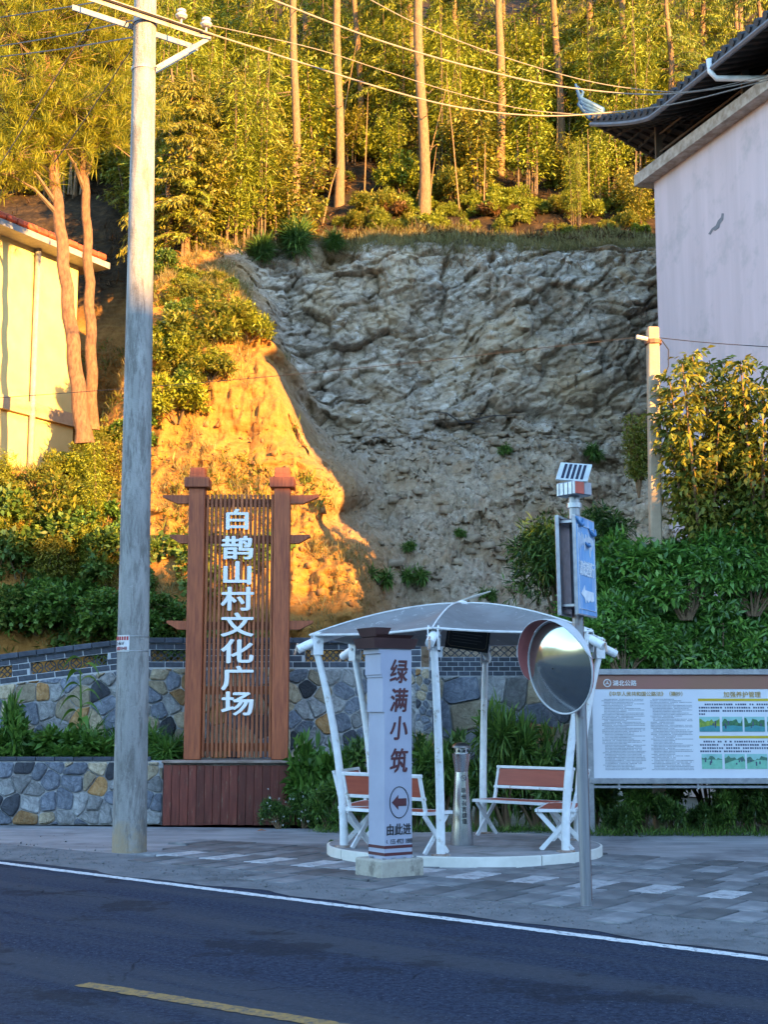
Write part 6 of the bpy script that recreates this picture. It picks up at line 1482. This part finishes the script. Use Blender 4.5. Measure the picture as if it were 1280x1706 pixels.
for i, (px, s, k, lab) in enumerate(((625, 1.25, 0, 'dark shrub hidden behind the pylon sign'), (690, 1.3, 0, 'dark hedge shrub between the pylon and the front post'), (740, 1.2, 1, 'dark hedge shrub behind the front post and bin'), (790, 1.35, 0, 'dark hedge shrub just right of the bin'), (845, 1.75, 1, 'yellow green hedge shrub, the tallest behind the rear bench'), (895, 1.55, 1, 'hedge shrub behind the right end of the rear bench'), (945, 1.3, 0, 'dark hedge shrub behind the right posts'), (990, 1.2, 0, 'dark hedge shrub at the left edge of the notice board'))):
    hedge(px, 1370, 19.3, k, (1.2, .9, s * 1.42), lab)
for i, px in enumerate((1030, 1075, 1120, 1165, 1210, 1255, 1300)):
    hedge(px, 1380, 18.75 + .15 * (i % 2), (3, 1, 0)[i % 3], (.95, .5, .78 + .08 * (i % 3)), 'low dark hedge plant under the notice board', 'shrub', 'hedge under the notice board')
fl = np.array([tuple(P(rt_.uniform(430, 530), rt_.uniform(1310, 1375), 19.25 + rt_.uniform(-.1, .2))) for _ in range(26)])
C = np.repeat(fl, 5, 0); D = norm(RNG.normal(0, 1, C.shape) + np.array([0, -1, 0])); tag(link('white_flowers', leaves('white_flowers', C, D, .020, .016, mat('petal_white', (.75, .75, .72), None, 9, .6))), 'tiny white flowers dotting the low weeds', 'flowers', None, 'stuff')
rows_ = np.array([(x, 19.0 + .35 * math.sin(x * 3) - .05, 0) for x in np.linspace(-.9, 6.3, 240)]); rows_[:, 1] = np.where(rows_[:, 0] > 2.6, 18.42, 18.9) + RNG.normal(0, .08, 240)
tufts('verge_grass', 'short grass along the foot of the hedge', rows_, 12, .16, .012, L_MID, .8, .5)
pg = G(553, 1412); place('pavement_weed', weed[1], pg, 'tiny weed sprouting at the left edge of the platform', 'weed', None, .2)
# ---- right-hand evergreen shrubs and the lit tree
def big_shrub(rx, ry, rz, nb, nt, L, W, m, k=8, droop=.1): return shrub_meshes('g', rx, ry, rz, nb, nt, k, L, W, m, droop=droop, spread=.95, stems=7)
gl = [big_shrub(1.25, 1.0, 1.75, 18, 1300, .15, .050, L_GLOSS), big_shrub(1.1, .95, 1.6, 16, 1100, .145, .050, L_GLOSS), big_shrub(.95, .9, 1.25, 16, 1300, .13, .022, L_DARK, 8, .5)]
def glossy(px, py, Y, k, s, lab, z0):
    p = P(px, py, Y); place('evergreen_shrub', gl[k], (p.x, Y, z0), lab, 'shrub', None, s, RNG.choice([0.0, math.pi]) + RNG.uniform(-.12, .12))
glossy(1070, 1000, 19.1, 0, (.95, .38, .95), 'glossy evergreen shrub directly above the left half of the notice board', 1.78)
glossy(1200, 1000, 19.1, 1, (1.0, .38, 1.0), 'glossy evergreen shrub above the right half of the notice board', 1.75)
glossy(1290, 960, 19.1, 0, (.9, .38, 1.0), 'glossy evergreen shrub at the right edge of the picture', 1.75)
glossy(1140, 900, 18.95, 1, (1.0, .5, .85), 'glossy evergreen shrub around the foot of the small concrete pole', 2.85)
glossy(1250, 880, 18.9, 0, (.9, .5, .8), 'glossy evergreen shrub below the sunlit tree', 2.9)
glossy(1040, 1080, 18.85, 1, (.8, .4, .6), 'low glossy evergreen spilling over the top of the notice board', 2.02)
glossy(928, 900, 20.9, 2, 1.25, 'dark narrow leaved shrub left of the blue road sign', 3.0)
glossy(985, 870, 21.2, 2, 1.05, 'dark narrow leaved shrub behind the lamp box of the road pole', 3.5)
glossy(980, 1010, 20.9, 2, .9, 'dark shrub behind the mirror and right canopy arm', 1.9)
glossy(1125, 1050, 19.12, 1, (1.0, .28, .85), 'low glossy evergreen behind the board top, second from the left', 1.35)
glossy(1190, 1050, 19.12, 0, (1.0, .28, .85), 'low glossy evergreen behind the board top, third from the left', 1.35)
glossy(1265, 1050, 19.12, 1, (1.0, .28, .85), 'low glossy evergreen behind the right end of the board top', 1.35)
glossy(1015, 960, 19.4, 0, (.8, .6, 1.0), 'glossy evergreen just right of the blue road sign', 2.2)
for k, (px, Y) in enumerate(((1060, 20.2), (1180, 20.1), (1280, 20.3))):
    p = P(px, 1200, Y); place('evergreen_shrub', gl[k % 2], (p.x, Y, 0), 'shaded evergreen shrub hidden behind the notice board', 'shrub', 'evergreens behind the notice board', (1.0, .8, 1.15))
def leafy_tree(h, m, nst=9, nt=115):
    mb = MB(); C, D = [], []
    for i in range(nst):
        a = 2 * math.pi * i / nst + RNG.uniform(-.4, .4); l = h * RNG.uniform(.7, 1.0); sp_ = RNG.uniform(.08, .26)
        q = [Vector((math.cos(a) * sp_ * l * u, math.sin(a) * sp_ * l * u, .2 * h * 0 + l * u)) for u in np.linspace(0, 1, 8)]; mb.tube(q, [.045 * (1 - .9 * u) + .003 for u in np.linspace(0, 1, 8)], 6)
        for _ in range(nt):
            u = RNG.uniform(.25, 1); k = min(int(u * 7), 6); p = np.array(q[k] + (q[k + 1] - q[k]) * (u * 7 - k)); az = RNG.uniform(0, 6.28); r_ = RNG.uniform(.06, .5) * (1.25 - .7 * u); tip = p + np.array([math.cos(az) * r_, math.sin(az) * r_, r_ * .5])
            for _k in range(6): C.append(p + (tip - p) * RNG.uniform(.3, 1.05) + RNG.normal(0, .02, 3)); D.append(np.array([math.cos(az) * .8, math.sin(az) * .8, -.45]) + RNG.normal(0, .5, 3))
    C, D = np.array(C), np.array(D); return leaves('crown', C, D, .145 * RNG.uniform(.7, 1.25, len(C)), .062 * RNG.uniform(.7, 1.2, len(C)), m), mb.mesh('trunk', BARK)
lt = [leafy_tree(4.0, L_YEL), leafy_tree(4.0, L_YEL, 10, 105)]
for px, py, Y, k, s, lab in ((1165, 590, 19.2, 0, .93, 'sunlit yellowing leafy tree before the lavender wall, the left one'), (1255, 575, 19.0, 1, .95, 'sunlit yellowing leafy tree before the lavender wall, at the right edge')):
    tp = P(px, py, Y); place('leafy_tree', lt[k], (tp.x, Y, tp.z - 4.0 * s), lab, 'tree', None, (s * 1.0, s, s), None, ('crown', 'trunk'))
sm = P(1062, 700, 22.4); place('leafy_tree', lt[0], (sm.x, 22.4, sm.z - 1.3), 'small leafy sapling left of the slender concrete pole', 'tree', None, .38, None, ('crown', 'trunk'))
